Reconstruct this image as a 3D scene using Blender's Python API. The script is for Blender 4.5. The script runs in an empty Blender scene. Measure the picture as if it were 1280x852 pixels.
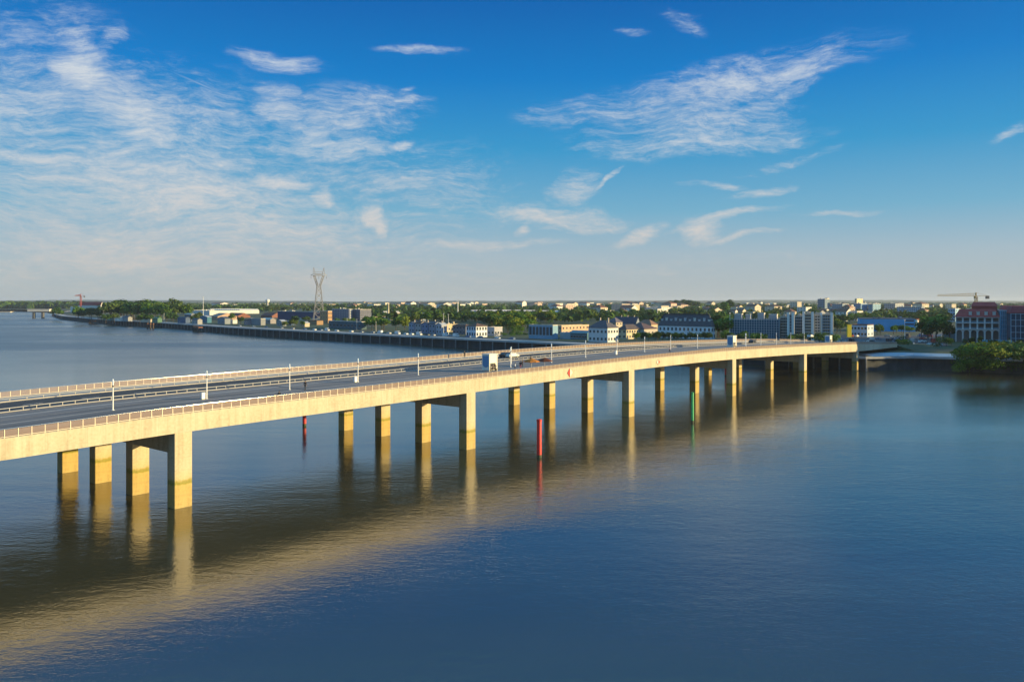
import bpy, bmesh, math, random
from mathutils import Vector, Matrix
R = math.radians
rnd = random.Random(7)
sc = bpy.context.scene
col = sc.collection
H = 30.0; F = 1030.0; CU = 640.0; HV = 377.0      # camera height, focal length in photo pixels, centre and horizon of the photo
EXPO = 1.0

# ------------------------------------------------------------------ helpers
def P(u, v, z=0.0):
    d = F*(H-z)/(v-HV)
    return Vector(((u-CU)/F*d, d, z))
def tag(o, label=None, cat=None, group=None, kind=None):
    if label: o['label'] = label
    if cat: o['category'] = cat
    if group: o['group'] = group
    if kind: o['kind'] = kind
    return o
def empty(name, loc, rz=0, label=None, cat=None, group=None):
    o = bpy.data.objects.new(name, None); col.objects.link(o)
    o.empty_display_size = 0.5
    o.location = loc; o.rotation_euler = (0, 0, rz)
    return tag(o, label, cat, group)
def put(name, me, parent=None, loc=None, rz=0, scale=None):
    o = bpy.data.objects.new(name, me); col.objects.link(o)
    if parent is not None: o.parent = parent
    if loc is not None: o.location = loc
    if rz: o.rotation_euler = (0, 0, rz)
    if scale: o.scale = scale
    return o
def copy_tree(o, parent=None):
    c = o.copy(); col.objects.link(c)
    if parent is not None: c.parent = parent
    for ch in o.children: copy_tree(ch, c)
    return c
def struct(name, me, label=None):
    o = put(name, me); o['kind'] = 'structure'
    if label: o['label'] = label
    return o

class MB:
    def __init__(s): s.v = []; s.f = []; s.m = []; s.mi = 0
    def face(s, pts):
        n = len(s.v); s.v.extend([tuple(p) for p in pts]); s.f.append(tuple(range(n, n+len(pts)))); s.m.append(s.mi)
    def hexa(s, p):      # 8 points: bottom ring 0-3 ccw, top ring 4-7
        n = len(s.v); s.v.extend([tuple(q) for q in p])
        for f in ((3,2,1,0),(4,5,6,7),(0,1,5,4),(1,2,6,5),(2,3,7,6),(3,0,4,7)):
            s.f.append(tuple(n+i for i in f)); s.m.append(s.mi)
    def box(s, x0, x1, y0, y1, z0, z1):
        s.hexa([(x0,y0,z0),(x1,y0,z0),(x1,y1,z0),(x0,y1,z0),(x0,y0,z1),(x1,y0,z1),(x1,y1,z1),(x0,y1,z1)])
    def bar(s, a, b, w, h=None):      # square bar from a to b
        a = Vector(a); b = Vector(b); d = (b-a).normalized(); h = h or w
        up = Vector((0,0,1)) if abs(d.z) < .95 else Vector((1,0,0))
        x = d.cross(up).normalized()*w/2; y = x.normalized().cross(d)*h/2
        s.hexa([a-x-y, a+x-y, a+x+y, a-x+y, b-x-y, b+x-y, b+x+y, b-x+y])
    def tube(s, a, b, r0, r1=None, n=8, cap=True):
        a = Vector(a); b = Vector(b); r1 = r0 if r1 is None else r1
        d = (b-a).normalized(); up = Vector((0,0,1)) if abs(d.z) < .95 else Vector((1,0,0))
        x = d.cross(up).normalized(); y = x.cross(d); k = len(s.v)
        for c, r in ((a, r0), (b, r1)):
            for i in range(n):
                t = 2*math.pi*i/n; s.v.append(tuple(c + x*r*math.cos(t) + y*r*math.sin(t)))
        for i in range(n):
            j = (i+1) % n; s.f.append((k+i, k+j, k+n+j, k+n+i)); s.m.append(s.mi)
        if cap:
            s.f.append(tuple(k+i for i in range(n))[::-1]); s.m.append(s.mi)
            s.f.append(tuple(k+n+i for i in range(n))); s.m.append(s.mi)
    def lathe(s, prof, n=16, c=(0,0)):
        k = len(s.v)
        for r, z in prof:
            for i in range(n):
                t = 2*math.pi*i/n; s.v.append((c[0]+r*math.cos(t), c[1]+r*math.sin(t), z))
        for j in range(len(prof)-1):
            for i in range(n):
                i2 = (i+1) % n
                s.f.append((k+j*n+i, k+j*n+i2, k+(j+1)*n+i2, k+(j+1)*n+i)); s.m.append(s.mi)
    def prism(s, poly, z0, z1):
        n = len(s.v); m = len(poly)
        for z in (z0, z1):
            for p in poly: s.v.append((p[0], p[1], z))
        s.f.append(tuple(n+i for i in range(m))[::-1]); s.m.append(s.mi)
        s.f.append(tuple(n+m+i for i in range(m))); s.m.append(s.mi)
        for i in range(m):
            j = (i+1) % m; s.f.append((n+i, n+j, n+m+j, n+m+i)); s.m.append(s.mi)
    def me(s, name, mats, smooth=False):
        me = bpy.data.meshes.new(name); me.from_pydata(s.v, [], s.f)
        for m in (mats if isinstance(mats, (list, tuple)) else [mats]): me.materials.append(m)
        me.polygons.foreach_set('material_index', s.m)
        if smooth: me.polygons.foreach_set('use_smooth', [True]*len(s.f))
        me.update(); return me

# ------------------------------------------------------------------ materials
_mats = {}
def mat(name, c, rough=0.8, metal=0.0, var=0.0, vscale=0.5, ior=None, spec=None, objvar=0.0, transl=0.0, vstretch=(1,1,1), bump=0.0):
    if name in _mats: return _mats[name]
    m = bpy.data.materials.new(name); m.use_nodes = True; nt = m.node_tree; b = nt.nodes['Principled BSDF']
    b.inputs['Base Color'].default_value = (*c, 1); b.inputs['Roughness'].default_value = rough; b.inputs['Metallic'].default_value = metal
    if ior: b.inputs['IOR'].default_value = ior
    if spec is not None: b.inputs['Specular IOR Level'].default_value = spec
    sock = None
    if var or objvar or bump:
        tc = nt.nodes.new('ShaderNodeTexCoord'); mp = nt.nodes.new('ShaderNodeMapping'); mp.inputs['Scale'].default_value = vstretch
        nt.links.new(tc.outputs['Object'], mp.inputs['Vector'])
        nz = nt.nodes.new('ShaderNodeTexNoise'); nz.inputs['Scale'].default_value = vscale; nz.inputs['Detail'].default_value = 5; nz.inputs['Roughness'].default_value = .6
        nt.links.new(mp.outputs[0], nz.inputs['Vector'])
        mr = nt.nodes.new('ShaderNodeMapRange'); mr.inputs[1].default_value = .3; mr.inputs[2].default_value = .7
        mr.inputs[3].default_value = 1-var; mr.inputs[4].default_value = 1+var
        nt.links.new(nz.outputs['Fac'], mr.inputs[0]); sock = mr.outputs[0]
        if objvar:
            oi = nt.nodes.new('ShaderNodeObjectInfo'); m2 = nt.nodes.new('ShaderNodeMapRange')
            m2.inputs[3].default_value = 1-objvar; m2.inputs[4].default_value = 1+objvar
            nt.links.new(oi.outputs['Random'], m2.inputs[0])
            mu = nt.nodes.new('ShaderNodeMath'); mu.operation = 'MULTIPLY'
            nt.links.new(sock, mu.inputs[0]); nt.links.new(m2.outputs[0], mu.inputs[1]); sock = mu.outputs[0]
        vm = nt.nodes.new('ShaderNodeVectorMath'); vm.operation = 'SCALE'; vm.inputs[0].default_value = c
        nt.links.new(sock, vm.inputs['Scale']); nt.links.new(vm.outputs[0], b.inputs['Base Color'])
        if bump:
            bp = nt.nodes.new('ShaderNodeBump'); bp.inputs['Strength'].default_value = bump; bp.inputs['Distance'].default_value = .1
            nt.links.new(nz.outputs['Fac'], bp.inputs['Height']); nt.links.new(bp.outputs[0], b.inputs['Normal'])
    if transl:
        b.inputs['Subsurface Weight'].default_value = 0
        tr = nt.nodes.new('ShaderNodeBsdfTranslucent'); mx = nt.nodes.new('ShaderNodeMixShader'); mx.inputs[0].default_value = transl
        if sock is not None: nt.links.new(vm.outputs[0], tr.inputs[0])
        else: tr.inputs[0].default_value = (*c, 1)
        out = nt.nodes['Material Output']
        nt.links.new(b.outputs[0], mx.inputs[1]); nt.links.new(tr.outputs[0], mx.inputs[2]); nt.links.new(mx.outputs[0], out.inputs[0])
    _mats[name] = m; return m

def N(nt, t, **kw):
    n = nt.nodes.new(t)
    for k, v in kw.items(): setattr(n, k, v)
    return n
def ramp(nt, stops):
    r = nt.nodes.new('ShaderNodeValToRGB'); e = r.color_ramp.elements
    while len(e) < len(stops): e.new(.5)
    for i, (p, c) in enumerate(stops):
        e[i].position = p; e[i].color = (*c, 1) if len(c) == 3 else c
    return r

def concrete(name, stain):
    m = bpy.data.materials.new(name); m.use_nodes = True; nt = m.node_tree; L = nt.links.new; b = nt.nodes['Principled BSDF']
    tc = N(nt, 'ShaderNodeTexCoord')
    mp = N(nt, 'ShaderNodeMapping'); mp.inputs['Scale'].default_value = (1.1, 1.1, .07); L(tc.outputs['Object'], mp.inputs[0])
    n1 = N(nt, 'ShaderNodeTexNoise'); n1.inputs['Scale'].default_value = 1.0; n1.inputs['Detail'].default_value = 6; L(mp.outputs[0], n1.inputs[0])
    n2 = N(nt, 'ShaderNodeTexNoise'); n2.inputs['Scale'].default_value = .18; n2.inputs['Detail'].default_value = 4; L(tc.outputs['Object'], n2.inputs[0])
    n3 = N(nt, 'ShaderNodeTexNoise'); n3.inputs['Scale'].default_value = 2.6; n3.inputs['Detail'].default_value = 8; L(tc.outputs['Object'], n3.inputs[0])
    a = N(nt, 'ShaderNodeMath', operation='ADD'); L(n1.outputs[0], a.inputs[0]); L(n2.outputs[0], a.inputs[1])
    a2 = N(nt, 'ShaderNodeMath', operation='ADD'); L(a.outputs[0], a2.inputs[0]); L(n3.outputs[0], a2.inputs[1])
    mr = N(nt, 'ShaderNodeMapRange'); mr.inputs[1].default_value = 1.1; mr.inputs[2].default_value = 1.9; L(a2.outputs[0], mr.inputs[0])
    r = ramp(nt, [(0, (.36, .305, .21)), (.45, (.47, .41, .29)), (1, (.55, .485, .36))]); L(mr.outputs[0], r.inputs[0])
    mp5 = N(nt, 'ShaderNodeMapping'); mp5.inputs['Scale'].default_value = (2.6, 2.6, .035); L(tc.outputs['Object'], mp5.inputs[0])
    n5 = N(nt, 'ShaderNodeTexNoise'); n5.inputs['Scale'].default_value = 1; n5.inputs['Detail'].default_value = 4; L(mp5.outputs[0], n5.inputs[0])
    n6 = N(nt, 'ShaderNodeTexNoise'); n6.inputs['Scale'].default_value = .35; L(tc.outputs['Object'], n6.inputs[0])
    m6 = N(nt, 'ShaderNodeMath', operation='MULTIPLY'); L(n5.outputs[0], m6.inputs[0]); L(n6.outputs[0], m6.inputs[1])
    r5 = N(nt, 'ShaderNodeMapRange'); r5.inputs[1].default_value = .24; r5.inputs[2].default_value = .42; r5.inputs[3].default_value = 0; r5.inputs[4].default_value = .26; L(m6.outputs[0], r5.inputs[0])
    mk = N(nt, 'ShaderNodeMixRGB'); L(r5.outputs[0], mk.inputs[0]); L(r.outputs[0], mk.inputs[1]); mk.inputs[2].default_value = (.17,.14,.085,1)
    last = mk.outputs[0]
    sx = N(nt, 'ShaderNodeSeparateXYZ'); L(tc.outputs['Object'], sx.inputs[0])
    if stain:
        n4 = N(nt, 'ShaderNodeTexNoise'); n4.inputs['Scale'].default_value = 1.5; n4.inputs['Detail'].default_value = 7; L(tc.outputs['Object'], n4.inputs[0])
        za = N(nt, 'ShaderNodeMath', operation='MULTIPLY_ADD'); za.inputs[1].default_value = .9; L(n4.outputs[0], za.inputs[0]); L(sx.outputs['Z'], za.inputs[2])
        zr = N(nt, 'ShaderNodeMapRange'); zr.inputs[1].default_value = 0; zr.inputs[2].default_value = 8; L(za.outputs[0], zr.inputs[0])
        # stain left by the tides: mud below, a green algae line, clean concrete above
        rs = ramp(nt, [(0, (.55, .48, .28)), (.07, (.90, .76, .40)), (.46, (.93, .76, .34)), (.50, (.50, .52, .11)), (.54, (.64, .60, .20)), (.58, (.98, .90, .70)), (.8, (1, .98, .92))])
        L(zr.outputs[0], rs.inputs[0])
        mx = N(nt, 'ShaderNodeMixRGB', blend_type='MULTIPLY'); mx.inputs[0].default_value = 1; L(last, mx.inputs[1]); L(rs.outputs[0], mx.inputs[2]); last = mx.outputs[0]
        # horizontal pour joints
        jm = N(nt, 'ShaderNodeMath', operation='FRACT'); js = N(nt, 'ShaderNodeMath', operation='MULTIPLY'); js.inputs[1].default_value = .55
        L(sx.outputs['Z'], js.inputs[0]); L(js.outputs[0], jm.inputs[0])
    else:
        js = N(nt, 'ShaderNodeMath', operation='MULTIPLY'); js.inputs[1].default_value = 1/2.45; jm = N(nt, 'ShaderNodeMath', operation='FRACT')
        L(sx.outputs['X'], js.inputs[0]); L(js.outputs[0], jm.inputs[0])
    jl = N(nt, 'ShaderNodeMath', operation='LESS_THAN'); jl.inputs[1].default_value = .035; L(jm.outputs[0], jl.inputs[0])
    jf = N(nt, 'ShaderNodeMath', operation='MULTIPLY'); jf.inputs[1].default_value = .22; L(jl.outputs[0], jf.inputs[0])
    mj = N(nt, 'ShaderNodeMixRGB'); L(jf.outputs[0], mj.inputs[0]); L(last, mj.inputs[1]); mj.inputs[2].default_value = (.2, .17, .12, 1)
    L(mj.outputs[0], b.inputs['Base Color']); b.inputs['Roughness'].default_value = .85
    bp = N(nt, 'ShaderNodeBump'); bp.inputs['Strength'].default_value = .25; bp.inputs['Distance'].default_value = .05; L(n3.outputs[0], bp.inputs['Height']); L(bp.outputs[0], b.inputs['Normal'])
    return m

def asphalt(name, c1, c2, scale=.25, stretch=(.15, 1, 1)):
    m = bpy.data.materials.new(name); m.use_nodes = True; nt = m.node_tree; L = nt.links.new; b = nt.nodes['Principled BSDF']
    tc = N(nt, 'ShaderNodeTexCoord'); mp = N(nt, 'ShaderNodeMapping'); mp.inputs['Scale'].default_value = stretch; L(tc.outputs['Object'], mp.inputs[0])
    n1 = N(nt, 'ShaderNodeTexNoise'); n1.inputs['Scale'].default_value = scale; n1.inputs['Detail'].default_value = 7; L(mp.outputs[0], n1.inputs[0])
    n2 = N(nt, 'ShaderNodeTexNoise'); n2.inputs['Scale'].default_value = 6; n2.inputs['Detail'].default_value = 3; L(tc.outputs['Object'], n2.inputs[0])
    a = N(nt, 'ShaderNodeMath', operation='MULTIPLY_ADD'); a.inputs[1].default_value = .25; L(n2.outputs[0], a.inputs[0]); L(n1.outputs[0], a.inputs[2])
    r = ramp(nt, [(.4, c1), (.85, c2)]); L(a.outputs[0], r.inputs[0]); L(r.outputs[0], b.inputs['Base Color']); b.inputs['Roughness'].default_value = .85
    return m

# ------------------------------------------------------------------ camera
cam = bpy.data.cameras.new('camera'); co = bpy.data.objects.new('camera', cam); col.objects.link(co); sc.camera = co
co.location = (0, 0, H); co.rotation_euler = (R(90), 0, 0)
cam.sensor_width = 36; cam.lens = 36*F/1280; cam.shift_y = -(426-HV)/1280; cam.clip_start = 1; cam.clip_end = 60000

# ------------------------------------------------------------------ sun and sky
SUN_EL = R(9.5); SUN_AZ = R(99.4)        # clockwise from +Y
sd = Vector((math.sin(SUN_AZ)*math.cos(SUN_EL), math.cos(SUN_AZ)*math.cos(SUN_EL), math.sin(SUN_EL)))
sl = bpy.data.lights.new('sun', 'SUN'); sl.energy = 4.1; sl.angle = R(.5); sl.color = (1, .765, .36)
so = bpy.data.objects.new('sun', sl); col.objects.link(so); so.rotation_euler = sd.to_track_quat('Z', 'Y').to_euler(); so.location = (600, -100, 400)

w = bpy.data.worlds.new('World'); sc.world = w; w.use_nodes = True
nt = w.node_tree; L = nt.links.new; bg = nt.nodes['Background']; bg.inputs['Strength'].default_value = .1
sky = N(nt, 'ShaderNodeTexSky', sky_type='NISHITA', sun_disc=False, sun_elevation=SUN_EL, sun_rotation=SUN_AZ)
sky.air_density = 1.0; sky.dust_density = .6; sky.ozone_density = 3.0
tc = N(nt, 'ShaderNodeTexCoord'); sx = N(nt, 'ShaderNodeSeparateXYZ'); L(tc.outputs['Generated'], sx.inputs[0])
el = N(nt, 'ShaderNodeMath', operation='ARCSINE'); L(sx.outputs['Z'], el.inputs[0])
az = N(nt, 'ShaderNodeMath', operation='ARCTAN2'); L(sx.outputs['X'], az.inputs[0]); L(sx.outputs['Y'], az.inputs[1])
S10 = lambda c: tuple(x for x in c)
er = N(nt, 'ShaderNodeMapRange'); er.inputs[1].default_value = 0; er.inputs[2].default_value = R(40); L(el.outputs[0], er.inputs[0])
r = ramp(nt, [(0, (.45,.49,.50)), (.08, (.37,.48,.56)), (.155, (.17,.42,.60)), (.26, (.035,.31,.60)), (.38, (0,.20,.58)), (.5, (0,.125,.45)), (.62, (.012,.20,.49)), (.80, (.09,.38,.68)), (1, (.22,.52,.92))])
L(er.outputs[0], r.inputs[0])
sc10 = N(nt, 'ShaderNodeVectorMath', operation='SCALE'); sc10.inputs['Scale'].default_value = 10.0/2**EXPO; L(r.outputs[0], sc10.inputs[0])
mx = N(nt, 'ShaderNodeMixRGB'); mx.inputs[0].default_value = .94; L(sky.outputs[0], mx.inputs[1]); L(sc10.outputs[0], mx.inputs[2])
# clouds: wisps at given bearings and heights
cv = N(nt, 'ShaderNodeCombineXYZ'); L(az.outputs[0], cv.inputs[0]); L(el.outputs[0], cv.inputs[1])
wn = N(nt, 'ShaderNodeTexNoise'); wn.inputs['Scale'].default_value = 6; wn.inputs['Detail'].default_value = 8; L(cv.outputs[0], wn.inputs[0])
ws = N(nt, 'ShaderNodeVectorMath', operation='SUBTRACT'); ws.inputs[1].default_value = (.5,.5,.5); L(wn.outputs['Color'], ws.inputs[0])
wsc = N(nt, 'ShaderNodeVectorMath', operation='MULTIPLY'); wsc.inputs[1].default_value = (.15,.06,0); L(ws.outputs[0], wsc.inputs[0])
wv = N(nt, 'ShaderNodeVectorMath', operation='ADD'); L(cv.outputs[0], wv.inputs[0]); L(wsc.outputs[0], wv.inputs[1])
def cmap(sx_, sy_, rot, src):
    m = N(nt, 'ShaderNodeMapping'); m.inputs['Rotation'].default_value = (0,0,rot); m.inputs['Scale'].default_value = (sx_, sy_, 1); L(src, m.inputs[0]); return m
m1 = cmap(6, 26, R(-9), wv.outputs[0]); f1 = N(nt, 'ShaderNodeTexNoise'); f1.inputs['Scale'].default_value = 1; f1.inputs['Detail'].default_value = 9; f1.inputs['Roughness'].default_value = .72; f1.inputs['Distortion'].default_value = .15; L(m1.outputs[0], f1.inputs[0])
m2 = cmap(40, 150, R(-14), wv.outputs[0]); f2 = N(nt, 'ShaderNodeTexNoise'); f2.inputs['Scale'].default_value = 1; f2.inputs['Detail'].default_value = 9; f2.inputs['Roughness'].default_value = .74; L(m2.outputs[0], f2.inputs[0])
CL = [ # bearings as photo-frame (u, v), radii, tilt (deg, clockwise), strength
 (45,140,120,60,10,.56),(122,92,30,48,-20,.78),(152,64,34,13,-45,.52),(160,150,70,44,35,.80),(235,195,150,42,15,.60),
 (190,235,240,60,4,.68),(60,194,100,11,4,.74),
 (352,82,44,12,4,.52),(348,118,24,10,5,.54),(352,144,40,15,12,.66),(285,140,20,28,-30,.45),(430,150,90,34,-6,.66),(410,190,80,20,-4,.64),(494,187,26,8,-12,.66),(490,128,46,8,-6,.50),
 (345,226,60,13,6,.76),(415,243,16,13,20,.80),(330,245,130,20,4,.56),(528,235,56,13,-2,.48),
 (484,270,22,14,20,.92),(497,283,12,14,0,.84),(120,285,170,12,4,.62),(230,308,220,14,2,.50),(430,307,38,6,-14,.60),(590,305,50,7,-3,.60),(650,302,62,6,-3,.55),
 (525,60,64,6,0,.40),(495,112,14,4,-10,.42),
 (790,128,130,24,-6,.50),(900,108,160,32,-10,.58),(1005,86,85,18,-8,.62),(975,122,80,12,-16,.52),(860,160,140,30,-6,.50),(880,184,130,16,-3,.56),(975,205,70,7,-14,.50),
 (715,242,40,22,-35,.54),(760,228,26,4,-35,.60),(690,270,85,14,4,.74),(648,286,14,7,-20,.66),(790,292,42,9,-16,.80),
 (900,274,56,6,-12,.78),(878,290,22,15,15,.76),(925,266,46,4,-10,.60),(925,298,46,4,-8,.52),(1030,262,60,4,-4,.48),
 (850,24,30,16,25,.38),(780,38,28,5,5,.36),(950,240,50,6,-10,.52),(890,236,34,5,6,.5),(1272,170,30,7,-18,.5),
 (500,240,190,70,0,.32),(240,290,340,60,0,.60),(300,340,400,30,0,.40),(850,330,300,26,0,.24),(180,190,260,100,8,.52),(60,80,130,80,0,.36)]
acc = None
for (u, v, ru, rv, rot, st) in CL:
    a = math.atan((u-CU)/F); e = math.atan((HV-v)/F*math.cos(a)); ca = math.cos(a)
    m = N(nt, 'ShaderNodeMapping', vector_type='TEXTURE'); L(wv.outputs[0], m.inputs[0])
    m.inputs['Location'].default_value = (a, e, 0); m.inputs['Rotation'].default_value = (0, 0, -R(rot)); m.inputs['Scale'].default_value = (ru/F*1.75*ca, rv/F*1.75, 1)
    ln = N(nt, 'ShaderNodeVectorMath', operation='LENGTH'); L(m.outputs[0], ln.inputs[0])
    mr = N(nt, 'ShaderNodeMapRange', interpolation_type='SMOOTHSTEP'); mr.inputs[1].default_value = 1; mr.inputs[2].default_value = 0; mr.inputs[3].default_value = 0; mr.inputs[4].default_value = st
    L(ln.outputs['Value'], mr.inputs[0])
    if acc is None: acc = mr.outputs[0]
    else:
        x = N(nt, 'ShaderNodeMath', operation='SMOOTH_MAX'); x.inputs[2].default_value = .06; L(acc, x.inputs[0]); L(mr.outputs[0], x.inputs[1]); acc = x.outputs[0]
g0 = N(nt, 'ShaderNodeMapRange'); g0.inputs[1].default_value = .08; g0.inputs[2].default_value = 1; g0.inputs[3].default_value = 0; g0.inputs[4].default_value = 1; L(acc, g0.inputs[0]); acc = g0.outputs[0]
# density = mask * (0.35 + fibres)
fa = N(nt, 'ShaderNodeMath', operation='MULTIPLY_ADD'); fa.inputs[1].default_value = .85; L(f2.outputs[0], fa.inputs[0]); L(f1.outputs[0], fa.inputs[2])
fr = N(nt, 'ShaderNodeMapRange'); fr.inputs[1].default_value = .70; fr.inputs[2].default_value = 1.15; fr.inputs[3].default_value = -.36; fr.inputs[4].default_value = .40; L(fa.outputs[0], fr.inputs[0])
ad = N(nt, 'ShaderNodeMath', operation='ADD'); L(acc, ad.inputs[0]); L(fr.outputs[0], ad.inputs[1])
a3 = N(nt, 'ShaderNodeMapRange', interpolation_type='SMOOTHSTEP'); a3.inputs[1].default_value = -.02; a3.inputs[2].default_value = 1.2; a3.inputs[3].default_value = 0; a3.inputs[4].default_value = 1.1; L(ad.outputs[0], a3.inputs[0])
ms = N(nt, 'ShaderNodeMapRange', interpolation_type='SMOOTHSTEP'); ms.inputs[1].default_value = 0; ms.inputs[2].default_value = .22; L(acc, ms.inputs[0])
dm = N(nt, 'ShaderNodeMath', operation='MULTIPLY', use_clamp=True); L(a3.outputs[0], dm.inputs[0]); L(ms.outputs[0], dm.inputs[1])
# contrail
a = math.atan((252-CU)/F); e = math.atan((HV-106)/F*math.cos(a))
m = N(nt, 'ShaderNodeMapping', vector_type='TEXTURE'); L(cv.outputs[0], m.inputs[0]); m.inputs['Location'].default_value = (a, e, 0); m.inputs['Rotation'].default_value = (0,0,-R(19)); m.inputs['Scale'].default_value = (40/F, 1.6/F, 1)
ln = N(nt, 'ShaderNodeVectorMath', operation='LENGTH'); L(m.outputs[0], ln.inputs[0])
mr = N(nt, 'ShaderNodeMapRange'); mr.inputs[1].default_value = 1; mr.inputs[2].default_value = 0; mr.inputs[3].default_value = 0; mr.inputs[4].default_value = .32; L(ln.outputs['Value'], mr.inputs[0])
dx = N(nt, 'ShaderNodeMath', operation='MAXIMUM'); L(dm.outputs[0], dx.inputs[0]); L(mr.outputs[0], dx.inputs[1])
cr = ramp(nt, [(0, (.62,.56,.50)), (.25, (.62,.66,.70)), (.6, (.56,.67,.80)), (1, (.6,.7,.8))]); L(er.outputs[0], cr.inputs[0])
cs = N(nt, 'ShaderNodeVectorMath', operation='SCALE'); cs.inputs['Scale'].default_value = 10.0/2**EXPO; L(cr.outputs[0], cs.inputs[0])
mc = N(nt, 'ShaderNodeMixRGB'); L(dx.outputs[0], mc.inputs[0]); L(mx.outputs[0], mc.inputs[1]); L(cs.outputs[0], mc.inputs[2])
L(mc.outputs[0], bg.inputs['Color'])

sc.view_settings.view_transform = 'Standard'; sc.view_settings.look = 'None'; sc.view_settings.exposure = EXPO; sc.view_settings.gamma = 1; sc.view_settings.use_curve_mapping = False
sc.render.engine = 'CYCLES'; sc.cycles.max_bounces = 6; sc.cycles.volume_bounces = 1; sc.cycles.transparent_max_bounces = 8
sc.cycles.use_denoising = True; sc.cycles.sample_clamp_indirect = 8

# ------------------------------------------------------------------ air
hz = bpy.data.materials.new('haze_air'); hz.use_nodes = True; n_ = hz.node_tree; n_.nodes.remove(n_.nodes['Principled BSDF'])
pv = n_.nodes.new('ShaderNodeVolumePrincipled'); pv.inputs['Density'].default_value = 4.2e-5; pv.inputs['Color'].default_value = (.80, .88, 1, 1); pv.inputs['Anisotropy'].default_value = .2
n_.links.new(pv.outputs[0], n_.nodes['Material Output'].inputs['Volume'])
b = MB(); b.box(-11000, 11000, -1500, 11500, -3.0, 82)
o = put('haze', b.me('haze', hz)); o['kind'] = 'stuff'; o['label'] = 'thin pale evening haze over river and town'; o['category'] = 'haze'

# ------------------------------------------------------------------ river
wm = bpy.data.materials.new('river_water'); wm.use_nodes = True; nt = wm.node_tree; L = nt.links.new; b = nt.nodes['Principled BSDF']
b.inputs['IOR'].default_value = 2.3
tc = N(nt, 'ShaderNodeTexCoord'); OB = tc.outputs['Object']
def wave(scale, stretch, rot, det, rough=.55):
    m = N(nt, 'ShaderNodeMapping'); m.inputs['Rotation'].default_value = (0,0,R(rot)); m.inputs['Scale'].default_value = (scale*stretch, scale, scale); L(OB, m.inputs[0])
    n = N(nt, 'ShaderNodeTexNoise'); n.inputs['Scale'].default_value = 1; n.inputs['Detail'].default_value = det; n.inputs['Roughness'].default_value = rough; L(m.outputs[0], n.inputs[0]); return n.outputs[0]
wA = wave(.16, .45, -12, 3); wB = wave(.85, .6, 8, 4, .6); wC = wave(2.2, .7, -4, 4, .65)
patch = wave(.011, .4, 10, 4)
pr = N(nt, 'ShaderNodeMapRange'); pr.inputs[1].default_value = .38; pr.inputs[2].default_value = .62; pr.inputs[3].default_value = .5; pr.inputs[4].default_value = 1.5; L(patch, pr.inputs[0])
h1 = N(nt, 'ShaderNodeMath', operation='MULTIPLY'); h1.inputs[1].default_value = .06; L(wA, h1.inputs[0])
h2 = N(nt, 'ShaderNodeMath', operation='MULTIPLY_ADD'); h2.inputs[1].default_value = .040; L(wB, h2.inputs[0]); L(h1.outputs[0], h2.inputs[2])
h3 = N(nt, 'ShaderNodeMath', operation='MULTIPLY_ADD'); h3.inputs[1].default_value = .022; L(wC, h3.inputs[0]); L(h2.outputs[0], h3.inputs[2])
hm = N(nt, 'ShaderNodeMath', operation='MULTIPLY'); L(h3.outputs[0], hm.inputs[0]); L(pr.outputs[0], hm.inputs[1])
bp = N(nt, 'ShaderNodeBump'); bp.inputs['Distance'].default_value = 1.0; bp.inputs['Strength'].default_value = 1.0; L(hm.outputs[0], bp.inputs['Height']); L(bp.outputs[0], b.inputs['Normal'])
sx = N(nt, 'ShaderNodeSeparateXYZ'); L(OB, sx.inputs[0])
rr = N(nt, 'ShaderNodeMapRange'); rr.inputs[1].default_value = 90; rr.inputs[2].default_value = 600; rr.inputs[3].default_value = .015; rr.inputs[4].default_value = .28; L(sx.outputs['Y'], rr.inputs[0])
pr2 = N(nt, 'ShaderNodeMapRange'); pr2.inputs[1].default_value = .38; pr2.inputs[2].default_value = .62; pr2.inputs[3].default_value = .6; pr2.inputs[4].default_value = 1.3; L(wave(.006, .5, -40, 4), pr2.inputs[0])
rm2 = N(nt, 'ShaderNodeMath', operation='MULTIPLY'); L(rr.outputs[0], rm2.inputs[0]); L(pr2.outputs[0], rm2.inputs[1]); L(rm2.outputs[0], b.inputs['Roughness'])
silt = wave(.02, .35, 14, 5)
sr = ramp(nt, [(.35, (.032,.033,.017)), (.65, (.060,.057,.034))]); L(silt, sr.inputs[0]); L(sr.outputs[0], b.inputs['Base Color'])
b_ = MB(); b_.face([(-10900,-1400,0),(10900,-1400,0),(10900,11400,0),(-10900,11400,0)])
struct('river', b_.me('river', wm), 'wide rippled brown-blue river')

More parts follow.
